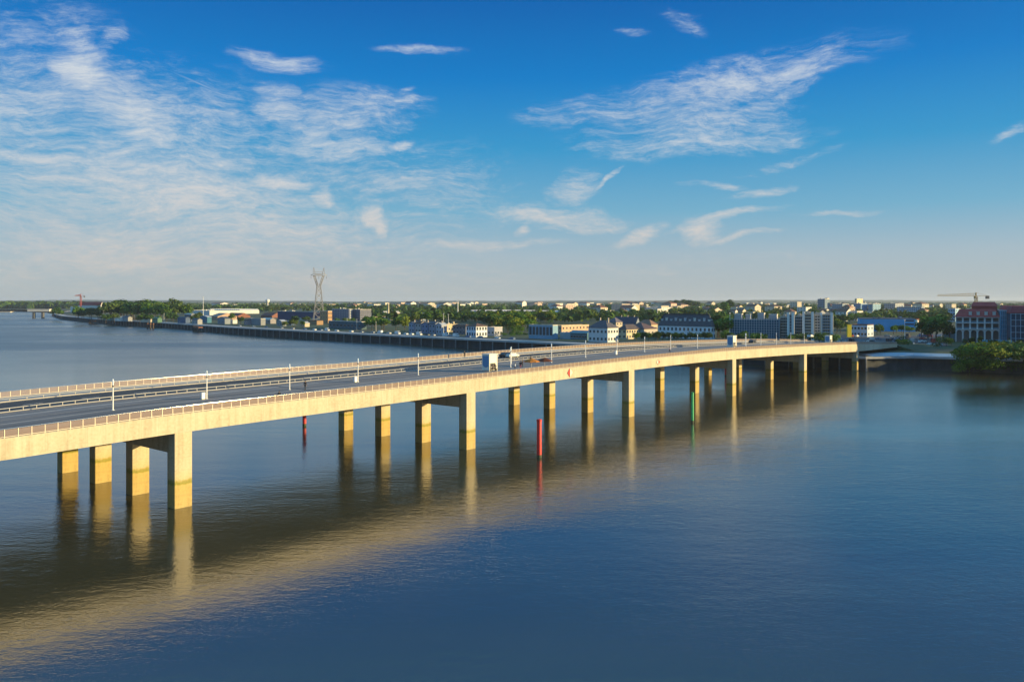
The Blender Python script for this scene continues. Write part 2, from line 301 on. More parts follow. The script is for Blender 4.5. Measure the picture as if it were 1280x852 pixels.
# ------------------------------------------------------------------ bridge frame
R1 = Vector((-48.8, 119.2, 0)); T = Vector((.6404, .7681, 0)).normalized(); Nn = Vector((-T.y, T.x, 0)); BANG = math.atan2(T.y, T.x)
TOP = [(-200,9.6),(-120,11.4),(-60,12.5),(-23,13.05),(0,13.65),(30,13.9),(62,14.15),(111,14.6),(150,14.65),(186,14.45),(247,13.25),(309,11.6),(360,9.6),(400,8.2),(440,7.0)]
BOT = [(-200,7.0),(-120,8.8),(-60,9.8),(-23,10.35),(0,10.95),(30,11.2),(62,11.5),(111,12.05),(150,12.1),(186,11.7),(247,10.35),(309,8.45),(340,8.05),(372,7.7),(400,7.0),(440,6.3)]
def interp(tab, t):
    if t <= tab[0][0]: return tab[0][1]
    if t >= tab[-1][0]: return tab[-1][1]
    for i in range(len(tab)-1):
        if tab[i][0] <= t <= tab[i+1][0]:
            p0 = tab[max(i-1,0)]; p1 = tab[i]; p2 = tab[i+1]; p3 = tab[min(i+2,len(tab)-1)]
            h = p2[0]-p1[0]; s = (t-p1[0])/h
            m1 = (p2[1]-p0[1])/(p2[0]-p0[0])*h; m2 = (p3[1]-p1[1])/(p3[0]-p1[0])*h
            return (2*s**3-3*s**2+1)*p1[1]+(s**3-2*s**2+s)*m1+(-2*s**3+3*s**2)*p2[1]+(s**3-s**2)*m2
def top(t): return interp(TOP, t)
def bot(t): return interp(BOT, t)
def W(t, n, z=0): return R1 + T*t + Nn*n + Vector((0,0,z))
BT0, BT1 = -190, 372
TS = [BT0 + (BT1-BT0)*i/170 for i in range(171)]
def loft(b, sec, ts=TS, close=True):        # sec(t) -> list of (n, z); closed ring
    k = len(b.v); m = len(sec(ts[0]))
    for t in ts:
        for (n, z) in sec(t): b.v.append((t, n, z))
    for i in range(len(ts)-1):
        for j in range(m):
            j2 = (j+1) % m
            b.f.append((k+i*m+j, k+(i+1)*m+j, k+(i+1)*m+j2, k+i*m+j2)); b.m.append(b.mi)
    b.f.append(tuple(k+j for j in range(m))); b.m.append(b.mi)
    b.f.append(tuple(k+(len(ts)-1)*m+j for j in range(m))[::-1]); b.m.append(b.mi)
def strip(n0, n1, d0, d1): return lambda t: [(n0, top(t)+d0), (n0, top(t)+d1), (n1, top(t)+d1), (n1, top(t)+d0)]

M_beam = concrete('bridge_concrete', False); M_col = concrete('pier_concrete', True)
M_rail = mat('rail_steel', (.70,.64,.56), .13, .9)
M_post = mat('rail_post', (.48,.43,.36), .5, .3)
M_mesh = mat('rail_bars', (.33,.235,.18), .6, .1)
M_white = mat('white_metal', (.78,.77,.74), .45, .0)
M_guard = mat('galvanised_rail', (.36,.35,.34), .5, .0)
M_walk = asphalt('walkway_paving', (.115,.103,.097), (.235,.210,.195))
M_road = asphalt('roadway_asphalt', (.035,.034,.036), (.062,.060,.060))
M_pale = asphalt('pale_paving', (.33,.30,.26), (.42,.38,.33))
M_line = mat('kerb_stone', (.40,.37,.33), .8, var=.15)

bridge = empty('road_bridge', R1, BANG, 'long low concrete girder bridge on rectangular piers crossing the river diagonally', 'bridge')
b = MB()
loft(b, lambda t: [(0, bot(t)), (0, top(t)), (44, top(t)), (44, bot(t)), (43.2, bot(t)), (43.2, bot(t)+.9), (.8, bot(t)+.9), (.8, bot(t))])
put('deck_girder', b.me('deck_girder', M_beam), bridge)
for name, n0, n1, d, m in (('walkway', .35, 24.2, .05, M_walk), ('roadway', 24.9, 37.4, .02, M_road), ('footpath', 38.4, 43.6, .12, M_pale)):
    b = MB(); loft(b, strip(n0, n1, -.05, d)); put(name, b.me(name, m), bridge)
b = MB()
for n0, wd in ((5.2,.12),(12.2,.25),(19.4,.5),(16.1,.1),(22.3,.12)): loft(b, strip(n0, n0+wd, .03, .056))
put('paving_line', b.me('paving_line', M_line), bridge)
b = MB(); b.mi = 0
for n0 in (25.3, 31.1, 36.9):
    if n0 == 31.1:
        for t in range(-180, 400, 9): loft(b, strip(n0, n0+.15, .01, .024), [t, t+3])
    else: loft(b, strip(n0, n0+.12, .01, .024))
put('road_marking', b.me('road_marking', M_white), bridge)
b = MB(); loft(b, strip(24.2, 24.9, -.02, .16)); loft(b, strip(37.4, 38.4, -.02, .17)); put('kerb', b.me('kerb', M_line), bridge)
# railings
for nn, nm in ((.12, 0), (43.88, 1)):
    b = MB(); t = BT0+1
    while t < BT1-1:
        z = top(t); b.box(t-.045, t+.045, nn-.05, nn+.05, z-.02, z+1.06); t += 1.56
    loft(b, strip(nn-.03, nn+.03, .10, .16)); rl = put('railing', b.me('railing', M_post), bridge)
    b = MB(); t = BT0+1
    while t < BT1-1:
        z = top(t); b.box(t-.027, t+.027, nn-.018, nn+.018, z+.16, z+1.02); t += .1114
    put('railing_bars', b.me('railing_bars', M_mesh), rl)
    b = MB()
    K = 10
    for i in range(len(TS)-1):
        b.tube((TS[i], nn, top(TS[i])+1.1), (TS[i+1], nn, top(TS[i+1])+1.1), .06, n=24, cap=False)
    put('handrail', b.me('handrail', M_rail, True), rl)
for nn, hh in ((24.55, .66), (37.9, .55)):
    b = MB(); t = BT0+2
    while t < BT1-1:
        z = top(t); b.box(t-.05, t+.05, nn-.05, nn+.05, z+.1, z+hh-.08); t += 1.9 if hh > .6 else 2.6
    loft(b, strip(nn-.13, nn+.13, hh-.09, hh))
    put('guardrail', b.me('guardrail', M_guard), bridge)
# expansion joints and gullies across the deck
b = MB()
for k in range(-2, 6):
    t = 61.87*k+31
    loft(b, strip(.4, 24.1, .052, .062), [t, t+.45]); loft(b, strip(25, 37.3, .022, .032), [t, t+.45])
loft(b, strip(2.2, 2.5, .05, .061)); put('expansion_joint', b.me('expansion_joint', mat('joint_dark', (.03,.03,.03), .7)), bridge)
# piers
ROWS = [(-123.7,-1),(-61.9,0),(0,1),(61.87,2),(123.7,3),(185.6,4),(247.5,5),(309.3,6)]
cm = MB(); cw, cd = 2.7, 2.15
ch = .06
poly = [(ch,0),(cw-ch,0),(cw,ch),(cw,cd-ch),(cw-ch,cd),(ch,cd),(0,cd-ch),(0,ch)]
for tr, k in ROWS:
    zb = min(bot(tr), bot(tr+cw))+.02
    for j in range(4):
        b = MB(); b.prism(poly, -2.5, zb if j in (0,3) else zb+.95)
        y0 = 12.95*j + (.004 if j == 0 else 0)
        put('pier_column', b.me('pier_column', M_col), bridge, (tr, y0, 0))
    if tr > -70:
        for j in range(3):
            b = MB(); b.box(tr+.22, tr+cw-.22, 12.95*j+cd, 12.95*(j+1), zb-3.05, zb+.9)
            put('crosshead', b.me('crosshead', M_col), bridge)

# navigation boards hung on the girder
red = mat('sign_red', (.50,.012,.01), .6); whi = mat('sign_white', (.66,.60,.50), .5)
def naviboard(t, flip, label):
    z = (top(t)+bot(t))/2+.1; s = 1.0 if not flip else .85
    e = empty('navigation_board', W(t, -.1, z), BANG, label, 'sign')
    L_ = [(-s,0),(0,-s*1.05),(0,s*1.05)]; R_ = [(0,-s*1.05),(s,0),(0,s*1.05)]
    for tri, c, nm in ((L_, whi if flip else red, 'white_half' if flip else 'red_half'), (R_, red if flip else whi, 'red_half' if flip else 'white_half')):
        b = MB(); pts = [(x, -.05, y) for x, y in tri]; pb = [(x, .0, y) for x, y in tri]
        b.face(pts); b.face(pb[::-1])
        for i in range(3): b.face([pts[i], pb[i], pb[(i+1)%3], pts[(i+1)%3]])
        put(nm, b.me(nm, c), e)
    b = MB(); b.box(-.1,.1,0,.1,-.8,.8); put('bracket', b.me('bracket', M_white), e)
naviboard(97.4, False, 'diamond navigation board on bridge girder, red half pointing left')
naviboard(138.6, True, 'diamond navigation board on bridge girder, red half pointing right')

# lamps on the deck
b = MB(); b.lathe([(0,0),(.22,0),(.22,.06),(.10,.08),(.085,3.55),(0,3.55)], 10); lamp_pole = b.me('pole', M_white, False)
b = MB(); b.lathe([(0,3.5),(.13,3.5),(.13,3.72),(0,3.72)], 10); lamp_col = b.me('collar', mat('dark_collar', (.05,.05,.05), .5))
b = MB(); b.lathe([(0,3.72),(.1,3.72),(.12,4.6),(.09,4.68),(0,4.7)], 10); lamp_head = b.me('lamp_head', mat('lamp_glass', (.70,.78,.86), .15))
lamps = [(-3.3,12.2),(12.6,13.2),(29.3,13.8),(45.9,14.6),(63.3,15.6),(89.6,11.6),(92.2,13.6),(106.2,12.0),(108.5,13.8),(126.3,15.5),(143,16),(158.5,16),(175.5,16.5),(192,15.5),(225,13),(229,15),(243,15),(258,15),(273,15),(288,15),(-20,12.2),(-37,12.2)]
ldesc = ['beside the near left end of the paved deck', 'with a white cabinet at its foot, above the second pier row', 'next to the walking person on the left', 'with a white cabinet at its foot, left of the tall kiosk', 'standing midway along the empty paving left of the kiosk',
 'left one of the close pair just right of the kiosk', 'right one of the close pair just right of the kiosk', 'left one of the close pair right of the brown parasol', 'right one of the close pair right of the brown parasol', 'above the navigation board pointing right',
 'with a white cabinet at its foot, right of the parasols', 'between the cabinet lamp and the pale-topped person', 'behind the person in the pale top', 'right of the person in the pale top', 'left one of the close pair right of the second kiosk', 'right one of the close pair right of the second kiosk',
 'first single lamp beyond the second kiosk', 'second single lamp beyond the second kiosk', 'third single lamp beyond the second kiosk', 'last lamp before the farthest kiosk', 'outside the left edge, nearest lamp', 'outside the left edge, second nearest lamp']
lp0 = empty('lamp_post', (0,0,0)); put('pole', lamp_pole, lp0); put('collar', lamp_col, lp0); put('lamp_head', lamp_head, lp0)
for i, (t, n) in enumerate(lamps):
    e = lp0 if i == 0 else copy_tree(lp0)
    e.location = W(t, n, top(t)+.05); tag(e, 'white bridge lamp post ' + ldesc[i], 'lamp post', 'lamp posts along the bridge deck')
cab = MB(); cab.box(-.3,.3,-.22,.22,.08,1.05); cabt = MB(); cabt.box(-.33,.33,-.25,.25,1.05,1.12); cab2 = MB(); cab2.box(-.27,.27,-.19,.19,0,.08)
for i in (1, 3, 10):
    t, n = lamps[i]; e = empty('utility_cabinet', W(t-.75, n-.1, top(t)+.05), BANG, 'white utility cabinet at a lamp foot, ' + {1:'the leftmost one',3:'the middle one, left of the tall kiosk',10:'the one right of the parasols'}[i], 'cabinet')
    put('cabinet_body', cab.me('cabinet_body', M_white), e); put('cabinet_lid', cabt.me('cabinet_lid', M_white), e); put('plinth', cab2.me('plinth', M_line), e)

# ------------------------------------------------------------------ people
skin = mat('skin', (.42,.25,.17), .6)
def person(loc, rz, top_c, leg_c, pose, label, s=1.0, hair_c=(.05,.035,.025)):
    e = empty('person', loc, rz, label, 'person')
    v = []; ed = []; rad = []
    def j(p, r, par=None):
        v.append(p); rad.append(r)
        if par is not None: ed.append((par, len(v)-1))
        return len(v)-1
    walk = {'walk': .28, 'stand': .06, 'sit': 0}[pose]
    hz_ = .94 if pose != 'sit' else .48
    pel = j((0,0,hz_), .14); wa = j((0,0,hz_+.17), .125, pel); chs = j((0,.01,hz_+.38), .155, wa); nk = j((0,.0,hz_+.54), .06, chs); hd = j((0,-.015,hz_+.64), .085, nk); tp = j((0,-.01,hz_+.77), .075, hd); ns = j((0,-.095,hz_+.67), .02, hd)
    for sg in (-1, 1):
        hp = j((sg*.09,0,hz_-.05), .10, pel)
        if pose == 'sit':
            kn = j((sg*.12,-.42,hz_), .065, hp); an = j((sg*.12,-.42,.08), .045, kn)
            j((sg*.12,-.58,.04), .04, an)
        else:
            kn = j((sg*.10,-sg*walk*.6-.03,.50), .068, hp); an = j((sg*.10,-sg*walk,.08), .045, kn); j((sg*.11,-sg*walk-.16,.04), .04, an)
        sh = j((sg*.19,0,hz_+.48), .065, chs); elb = j((sg*.25, sg*walk*.4, hz_+.22), .045, sh); wr = j((sg*.25, sg*walk*.7-.10, hz_-.0), .03, elb); pm = j((sg*.25, sg*walk*.7-.12, hz_-.07), .034, wr)
        for k in range(4): 
            f1_ = j((sg*.25, sg*walk*.7-.155+.024*k, hz_-.12), .010, pm); j((sg*.245, sg*walk*.7-.16+.024*k, hz_-.17+.01*abs(k-1.5)), .009, f1_)
        th = j((sg*.235, sg*walk*.7-.17, hz_-.09), .011, pm); j((sg*.23, sg*walk*.7-.185, hz_-.13), .009, th)
    me = bpy.data.meshes.new('body'); me.from_pydata(v, ed, []); o = bpy.data.objects.new('tmp', me); col.objects.link(o)
    o.modifiers.new('s', 'SKIN'); o.modifiers.new('u', 'SUBSURF').levels = 1
    for i, sv in enumerate(me.skin_vertices[0].data): sv.radius = (rad[i], rad[i]); sv.use_root = (i == 0)
    bpy.context.view_layer.update(); dg = bpy.context.evaluated_depsgraph_get()
    m2 = bpy.data.meshes.new_from_object(o.evaluated_get(dg)); bpy.data.objects.remove(o)
    ck = '%.2f%.2f%.2f' % top_c; lk = '%.2f%.2f%.2f' % leg_c
    m2.materials.clear()
    for m in (mat('cloth'+ck, top_c, .9), mat('cloth'+lk, leg_c, .9), skin): m2.materials.append(m)
    for p in m2.polygons:
        c = p.center; hand = abs(c.x) > .2 and c.z < hz_+.03
        p.material_index = 2 if (c.z > hz_+.55 or hand) else (1 if (c.z < hz_+.08) else 0); p.use_smooth = True
    m2.name = 'body'; put('body', m2, e, scale=(s,s,s))
    b = MB(); b.lathe([(0,hz_+.86),(.07,hz_+.845),(.105,hz_+.78),(.108,hz_+.70),(.09,hz_+.64)], 10, (0,.015)); put('hair', b.me('hair', mat('hair%.2f' % hair_c[0], hair_c, .7), True), e, scale=(s,s,s))
    return e
def deckp(t, n, d=.06): return W(t, n, top(t)+d)
def bfind(u, n):      # t on the deck where the line at offset n crosses picture column u
    k = (u-CU)/F; o = R1+Nn*n; return (k*o.y-o.x)/(T.x-k*T.y)
person(deckp(bfind(381.5, 10.5), 10.5), BANG-1.2, (.02,.02,.025), (.025,.025,.03), 'walk', 'person in dark clothes walking across the paved bridge deck, alone between two lamp posts')
person(deckp(bfind(349, 3.6), 3.6), BANG+2.6, (.02,.02,.02), (.02,.02,.02), 'sit', 'person in black crouching on the deck beside a bicycle near the railing')
person(deckp(bfind(580.5, 40), 40, .13), BANG, (.02,.025,.03), (.02,.02,.03), 'stand', 'person in black standing alone on the far footpath left of the tall kiosk', 1.08)
person(deckp(bfind(616, 6.6), 6.6), BANG+.6, (.16,.07,.03), (.02,.015,.015), 'stand', 'person in a brown top at the open front of the nearest kiosk')
person(deckp(bfind(619, 6.9), 6.9), BANG-1, (.03,.02,.02), (.03,.02,.02), 'stand', 'person in very dark clothes at the nearest kiosk, right of the one in brown', 1.05)
person(deckp(bfind(650.5, 6.5), 6.5), BANG+2.2, (.02,.02,.03), (.22,.05,.09), 'walk', 'person in a black coat and purple trousers left of the orange parasol', 1.08)
person(deckp(bfind(653, 8.5), 8.5), BANG+3, (.04,.03,.04), (.03,.03,.05), 'stand', 'tall person in dark clothes just left of the orange parasol', 1.05)
person(deckp(bfind(644, 5), 5), BANG+3.3, (.40,.45,.55), (.05,.07,.12), 'walk', 'person in a pale blue top walking between the kiosk and the parasols')
person(deckp(bfind(663.5, 15), 15), BANG, (.03,.02,.02), (.04,.03,.03), 'stand', 'person in dark clothes standing behind the orange parasol', 1.05)
person(deckp(bfind(837, 8), 8), BANG+1, (.70,.50,.48), (.02,.02,.02), 'walk', 'person in a pale pink top and black trousers near the railing at mid bridge', 1.1)
person(deckp(bfind(1024, 12), 12), BANG+1, (.02,.02,.03), (.02,.02,.03), 'stand', 'person in black left of the farthest kiosk')

# bicycle
e = empty('bicycle', deckp(bfind(344, 2.6), 2.6), BANG+.4, 'dark bicycle standing on the deck close to the near railing', 'bicycle')
dk = mat('bike_dark', (.03,.03,.03), .5)
def ring(b, c, r, w_, n=16):
    for i in range(n):
        a0 = 2*math.pi*i/n; a1 = 2*math.pi*(i+1)/n
        b.bar((c[0]+r*math.cos(a0), c[1], c[2]+r*math.sin(a0)), (c[0]+r*math.cos(a1), c[1], c[2]+r*math.sin(a1)), w_)
for x in (-.52, .52):
    b = MB(); ring(b, (x,0,.34), .33, .05)
    for i in range(6):
        a0 = math.pi*i/6; b.bar((x+.3*math.cos(a0),0,.34+.3*math.sin(a0)), (x-.3*math.cos(a0),0,.34-.3*math.sin(a0)), .008)
    put('wheel', b.me('wheel', dk), e)
b = MB()
for p, q in (((-.52,0,.34),(-.15,0,.85)),((-.15,0,.85),(.0,0,.32)),((-.52,0,.34),(0,0,.32)),((0,0,.32),(.38,0,.88)),((-.13,0,.82),(.38,0,.88)),((.38,0,.95),(.52,0,.34))): b.bar(p, q, .035)
put('frame', b.me('frame', dk), e)
b = MB(); b.box(-.28,-.03,-.07,.07,.88,.94); put('saddle', b.me('saddle', dk), e)
b = MB(); b.bar((.36,-.28,1.02),(.36,.28,1.02),.03); b.bar((.38,0,.95),(.36,0,1.02),.03); put('handlebar', b.me('handlebar', dk), e)

# ------------------------------------------------------------------ kiosks on the deck
cream = mat('kiosk_cream', (.74,.70,.60), .55, var=.06, vscale=2); blued = mat('kiosk_blue_panel', (.10,.24,.42), .5); dark = mat('dark_opening', (.03,.03,.035), .6)
kbody = mat('kiosk_white', (.60,.68,.74), .5)
def kiosk(t, n, hgt, label, full=True):
    e = empty('kiosk', deckp(t, n), BANG, label, 'kiosk')
    b = MB(); b.mi = 0
    b.box(0,2.8,.1,2.2,.35,hgt-.12); put('body', b.me('body', [cream]), e)
    b = MB(); b.box(-.1,2.9,-.05,2.3,hgt-.12,hgt); put('roof', b.me('roof', cream), e)
    b = MB(); b.box(.35,2.1,.06,.1,.5,1.9); put('serving_hatch', b.me('serving_hatch', dark), e)
    b = MB(); b.box(.2,2.3,-.3,.1,1.02,1.1); put('counter', b.me('counter', cream), e)
    b = MB()
    prof = [(.25,1.35),(.25,hgt-.45),(1.95,hgt-.45),(1.95,1.6),(1.7,1.2),(1.2,1.0),(.6,1.05)]
    pts = [(-.06, y+.05, z) for y, z in prof]; pb = [(0, y+.05, z) for y, z in prof]
    b.face(pts[::-1]); 
    for i in range(len(pts)): b.face([pts[i], pts[(i+1)%len(pts)], pb[(i+1)%len(pts)], pb[i]])
    put('blue_panel', b.me('blue_panel', blued), e)
    for x in (.5, 2.3):
        b = MB(); b.tube((x,.12,.36),(x,.34,.36),.34,n=14); w_ = put('wheel', b.me('wheel', dk), e); w_.location.y = -.13
    for x in (.06, 2.74):
        b = MB(); b.box(x-.05,x+.05,0,.1,0,hgt-.12); put('corner_post', b.me('corner_post', cream), e)
kiosk(bfind(611.8, 7.5), 7.5, 4.0, 'tall cream kiosk with blue side panel on the bridge, nearest one beside the parasols')
kiosk(bfind(916.5, 8), 8, 4.2, 'tall cream kiosk with blue side panel on the bridge, middle one past mid bridge')
kiosk(bfind(1037.5, 8), 8, 3.5, 'tall cream kiosk with blue side panel on the bridge, farthest one near the bank')

# parasols
def parasol(t, n, c, hh, wd, label):
    e = empty('parasol', deckp(t, n), BANG+.5, label, 'parasol')
    b = MB(); b.tube((0,0,.06),(0,0,hh+.1),.035); put('pole', b.me('pole', M_white), e)
    b = MB(); b.lathe([(0,0),(.35,0),(.35,.07),(.05,.1)], 12); put('base', b.me('base', mat('parasol_base', (.25,.24,.22), .8)), e)
    b = MB(); k = 8; zt, ze = hh, hh-.75
    ring_ = [(wd/2*math.cos(2*math.pi*i/k), wd/2*math.sin(2*math.pi*i/k), ze) for i in range(k)]
    for i in range(k):
        p, q = ring_[i], ring_[(i+1)%k]; mid = ((p[0]+q[0])/2*.97, (p[1]+q[1])/2*.97, ze+.06)
        b.face([p, mid, (0,0,zt)]); b.face([mid, q, (0,0,zt)])
        b.face([p, (p[0],p[1],ze-.2), (mid[0],mid[1],ze-.15), mid]); b.face([mid, (mid[0],mid[1],ze-.15), (q[0],q[1],ze-.2), q])
    put('canopy', b.me('canopy', mat('canopy'+str(c[0]), c, .8, transl=.35)), e)
    b = MB()
    for i in range(k): b.bar((0,0,ze+.1), (ring_[i][0]*.55, ring_[i][1]*.55, ze+.28), .02)
    put('ribs', b.me('ribs', M_white), e)
parasol(bfind(664.5, 5.0), 5.0, (.62,.24,.035), 2.5, 3.7, 'open orange parasol on the bridge deck')
parasol(bfind(681, 6.0), 6.0, (.17,.05,.02), 2.2, 3.7, 'open dark brown parasol on the bridge deck right of the orange one')
b = MB(); b.box(-1.4,1.4,-.5,.5,.35,.5)
for x in (-1.2,1.2):
    for y in (-.4,.4): b.box(x-.05,x+.05,y-.05,y+.05,0,.35)

# ------------------------------------------------------------------ vehicles
glass = mat('car_glass', (.02,.03,.04), .08)
tyre = mat('tyre', (.02,.02,.02), .8); rimm = mat('rim', (.5,.5,.5), .4, .6)
wb = MB(); wb.tube((0,-.1,0),(0,.1,0),.32,n=14); W_ME = wb.me('tyre', tyre)
rb = MB(); rb.tube((0,-.11,0),(0,.11,0),.19,n=10); RM_ME = rb.me('rim', rimm)
def ext(b, prof, y0, y1, taper=.0):
    a = [(x, y0+(taper if z > 1.0 else 0), z) for x, z in prof]; c = [(x, y1-(taper if z > 1.0 else 0), z) for x, z in prof]; n = len(prof)
    b.face(a); b.face(c[::-1])
    for i in range(n): b.face([a[i], c[i], c[(i+1)%n], a[(i+1)%n]])
def vehicle(kind, colr, loc, rz, label, group=None, name=None):
    e = empty(name or ('parked_van' if kind == 'van' else 'parked_car'), loc, rz, label, 'van' if kind == 'van' else 'car', group)
    paint = mat('paint%.2f%.2f%.2f' % colr, colr, .3)
    key = kind+str(colr)
    if key not in VEH:
        b = MB(); g = MB()
        if kind == 'van':
            ext(b, [(-2.4,.3),(2.3,.3),(2.45,.9),(2.0,1.25),(1.5,2.1),(1.2,2.3),(-2.4,2.35)][::1], -.95, .95, .06)
            ext(g, [(.8,1.3),(1.86,1.3),(1.5,1.95),(.8,2.0)], -.915, .915)
            g.face([(2.03,-.8,1.26),(2.03,.8,1.26),(1.56,.75,2.06),(1.56,-.75,2.06)])
        else:
            ext(b, [(-2.1,.3),(2.1,.3),(2.15,.65),(1.9,.85),(1.0,.95),(.4,1.42),(-1.1,1.45),(-1.75,1.0),(-2.1,.9)], -.88, .88, .14)
            ext(g, [(.85,.98),(.35,1.36),(-1.05,1.39),(-1.6,1.02)], -.80, .80)
            g.face([(.98,-.7,.99),(.98,.7,.99),(.44,.62,1.42),(.44,-.62,1.42)]); g.face([(-1.15,-.6,1.45),(-1.15,.6,1.45),(-1.74,.68,1.05),(-1.74,-.68,1.05)])
        VEH[key] = (b.me('body', paint), g.me('glass', glass))
    put('body', VEH[key][0], e); put('glass', VEH[key][1], e)
    for x in (-1.35, 1.35):
        for y in (-.82, .82):
            w_ = put('wheel', W_ME, e, (x, y, .32)); put('rim', RM_ME, w_)
    return e
VEH = {}
vehicle('car', (.75,.73,.68), W(bfind(640, 32), 32, top(108)+.03), BANG, 'white car driving on the far roadway of the bridge, behind the parasols', name='white_car')
vehicle('car', (.03,.03,.035), W(bfind(633, 33.5), 33.5, top(104)+.03), BANG, 'dark car on the far roadway just behind the white car', name='dark_car')
vehicle('car', (.75,.73,.70), W(bfind(1013, 31), 31, top(270)+.03), BANG, 'white car on the roadway near the far end of the bridge', name='white_car')
vehicle('car', (.03,.03,.035), W(bfind(940.5, 20), 20, top(225)+.05), BANG+.1, 'black car on the bridge deck right of the middle kiosk', name='black_car')

# ------------------------------------------------------------------ river piles
def pile(u, v, hgt, r, c, capc, label):
    e = empty('river_pile', P(u, v), 0, label, 'river marker')
    b = MB(); b.lathe([(r,-2.5),(r,hgt-.35),(r*.98,hgt-.3)], 20); put('shaft', b.me('shaft', c, True), e)
    b = MB(); b.lathe([(r*1.02,-1),(r*1.03,.3),(r*1.0,.55)], 20); put('waterline_band', b.me('waterline_band', mat('weed', (.05,.055,.025), .8, var=.4, vscale=2)), e)
    b = MB(); b.lathe([(r*1.12,hgt-.35),(r*1.12,hgt-.02),(r*.5,hgt+.08),(0,hgt+.1)], 20); put('cap', b.me('cap', capc), e)
pr_ = mat('pile_red', (.55,.028,.02), .5, var=.25, vscale=1.2); prc = mat('pile_red_cap', (.5,.02,.02), .5)
pg_ = mat('pile_green', (.02,.38,.12), .5, var=.25, vscale=1.2); pgc = mat('pile_green_cap', (.02,.3,.08), .5)
pile(674, 571.5, 7.35, .47, pr_, prc, 'tall red marker pile standing in the river in front of the bridge')
pile(865.5, 528, 7.5, .33, pg_, pgc, 'tall green marker pile standing in the river in front of the bridge')
pile(380.5, 532, 6.0, .45, pr_, prc, 'red marker pile in the river seen under the bridge girder')
pile(907.5, 470, 6.0, .5, pr_, prc, 'red marker pile behind the bridge near the far piers')

# ------------------------------------------------------------------ land
GZ = 6.2
shore = [(700,60),(430,215),(300,292),(211,340),(176,361),(153,356),(60,443),(-20,519),(-120,618),(-260,768),(-405,948),(-578,1144),(-760,1390),(-985,1760),(-1150,2150),(-1500,2500),(-2300,2680),(-4200,2750),(-9800,2800)]
def ground_mat():
    m = bpy.data.materials.new('town_ground'); m.use_nodes = True; nt = m.node_tree; L = nt.links.new; b = nt.nodes['Principled BSDF']
    tc = N(nt, 'ShaderNodeTexCoord')
    n1 = N(nt, 'ShaderNodeTexNoise'); n1.inputs['Scale'].default_value = .012; n1.inputs['Detail'].default_value = 7; L(tc.outputs['Object'], n1.inputs[0])
    n2 = N(nt, 'ShaderNodeTexNoise'); n2.inputs['Scale'].default_value = .15; n2.inputs['Detail'].default_value = 5; L(tc.outputs['Object'], n2.inputs[0])
    r = ramp(nt, [(.35, (.022,.045,.012)), (.52, (.035,.060,.017)), (.62, (.05,.058,.03)), (.75, (.05,.05,.04))]); L(n1.outputs[0], r.inputs[0])
    mr = N(nt, 'ShaderNodeMapRange'); mr.inputs[3].default_value = .5; mr.inputs[4].default_value = 1.5; L(n2.outputs[0], mr.inputs[0])
    v = N(nt, 'ShaderNodeVectorMath', operation='SCALE'); L(r.outputs[0], v.inputs[0]); L(mr.outputs[0], v.inputs['Scale']); L(v.outputs[0], b.inputs['Base Color']); b.inputs['Roughness'].default_value = .95
    return m
M_ground = ground_mat()
def offs(pts, d):      # offset polyline inland
    out = []
    for i, p in enumerate(pts):
        a = Vector(pts[max(i-1,0)]); c = Vector(pts[min(i+1,len(pts)-1)]); t = (c-a).normalized(); n = Vector((t.y, -t.x)); out.append((p[0]+n.x*d, p[1]+n.y*d))
    return out
b = MB(); b.face([(x,y,GZ) for x,y in offs(shore,.5)] + [(-9800,10900,GZ),(9800,10900,GZ),(9800,60,GZ)])
struct('land', b.me('land', M_ground), 'flat town land beyond the river')
# hills far off
b = MB()
def hill(x0, x1, y, h, seed):
    rr = random.Random(seed); n = 260; prev = None
    for i in range(n+1):
        x = x0+(x1-x0)*i/n; z = h*(.78+.22*math.sin(i*.05+seed)+.05*math.sin(i*.31+seed*2))+rr.uniform(-1.4,1.4)
        cur = [(x, y-900, GZ-1), (x+rr.uniform(-5,5), y-350, GZ+(z-GZ)*.6), (x, y, z), (x, y+500, GZ-1)]
        if prev:
            for j in range(3): b.face([prev[j], cur[j], cur[j+1], prev[j+1]])
        prev = cur
hill(-9000, 9000, 8200, 40, 1); hill(-9000, 9000, 9900, 50, 5)
struct('hills', b.me('hills', mat('hill_wood', (.028,.045,.016), .95, var=.5, vscale=.02)), 'low wooded hills on the horizon')

# roads
M_prom = mat('promenade_paving', (.50,.46,.40), .8, var=.2, vscale=.08)
M_road2 = mat('town_asphalt', (.055,.055,.06), .85, var=.3, vscale=.1)
def ribbon(pts, d0, d1, z, z0=None):
    a = offs(pts, d0); c = offs(pts, d1); b = MB()
    z0 = z-.14 if z0 is None else z0
    for i in range(len(pts)-1):
        b.hexa([(*a[i],z0),(*c[i],z0),(*c[i+1],z0),(*a[i+1],z0),(*a[i],z),(*c[i],z),(*c[i+1],z),(*a[i+1],z)])
    return b
def dens(pts, step):
    out = []
    for i in range(len(pts)-1):
        a = Vector(pts[i]); c = Vector(pts[i+1]); n = max(1, int((c-a).length/step))
        for k in range(n): out.append(tuple(a.lerp(c, k/n)))
    out.append(pts[-1]); return out
q = shore[5:15]; qr = shore[1:6]
struct('pavement', ribbon(q, .7, 9, GZ+.15).me('pavement', M_prom), 'pale riverside pavement left of the bridge')
struct('pavement', ribbon(qr, .7, 24, GZ+.15).me('pavement', mat('shade_tinted_paving', (.27,.37,.45), .7, var=.15, vscale=.1)), 'wide promenade right of the bridge, shade tinted blue grey')  # blue cast of the shade is put into the paving colour
struct('road', ribbon(q, 9.3, 19, GZ+.02, GZ-.1).me('road', M_road2), 'asphalt road along the quay')
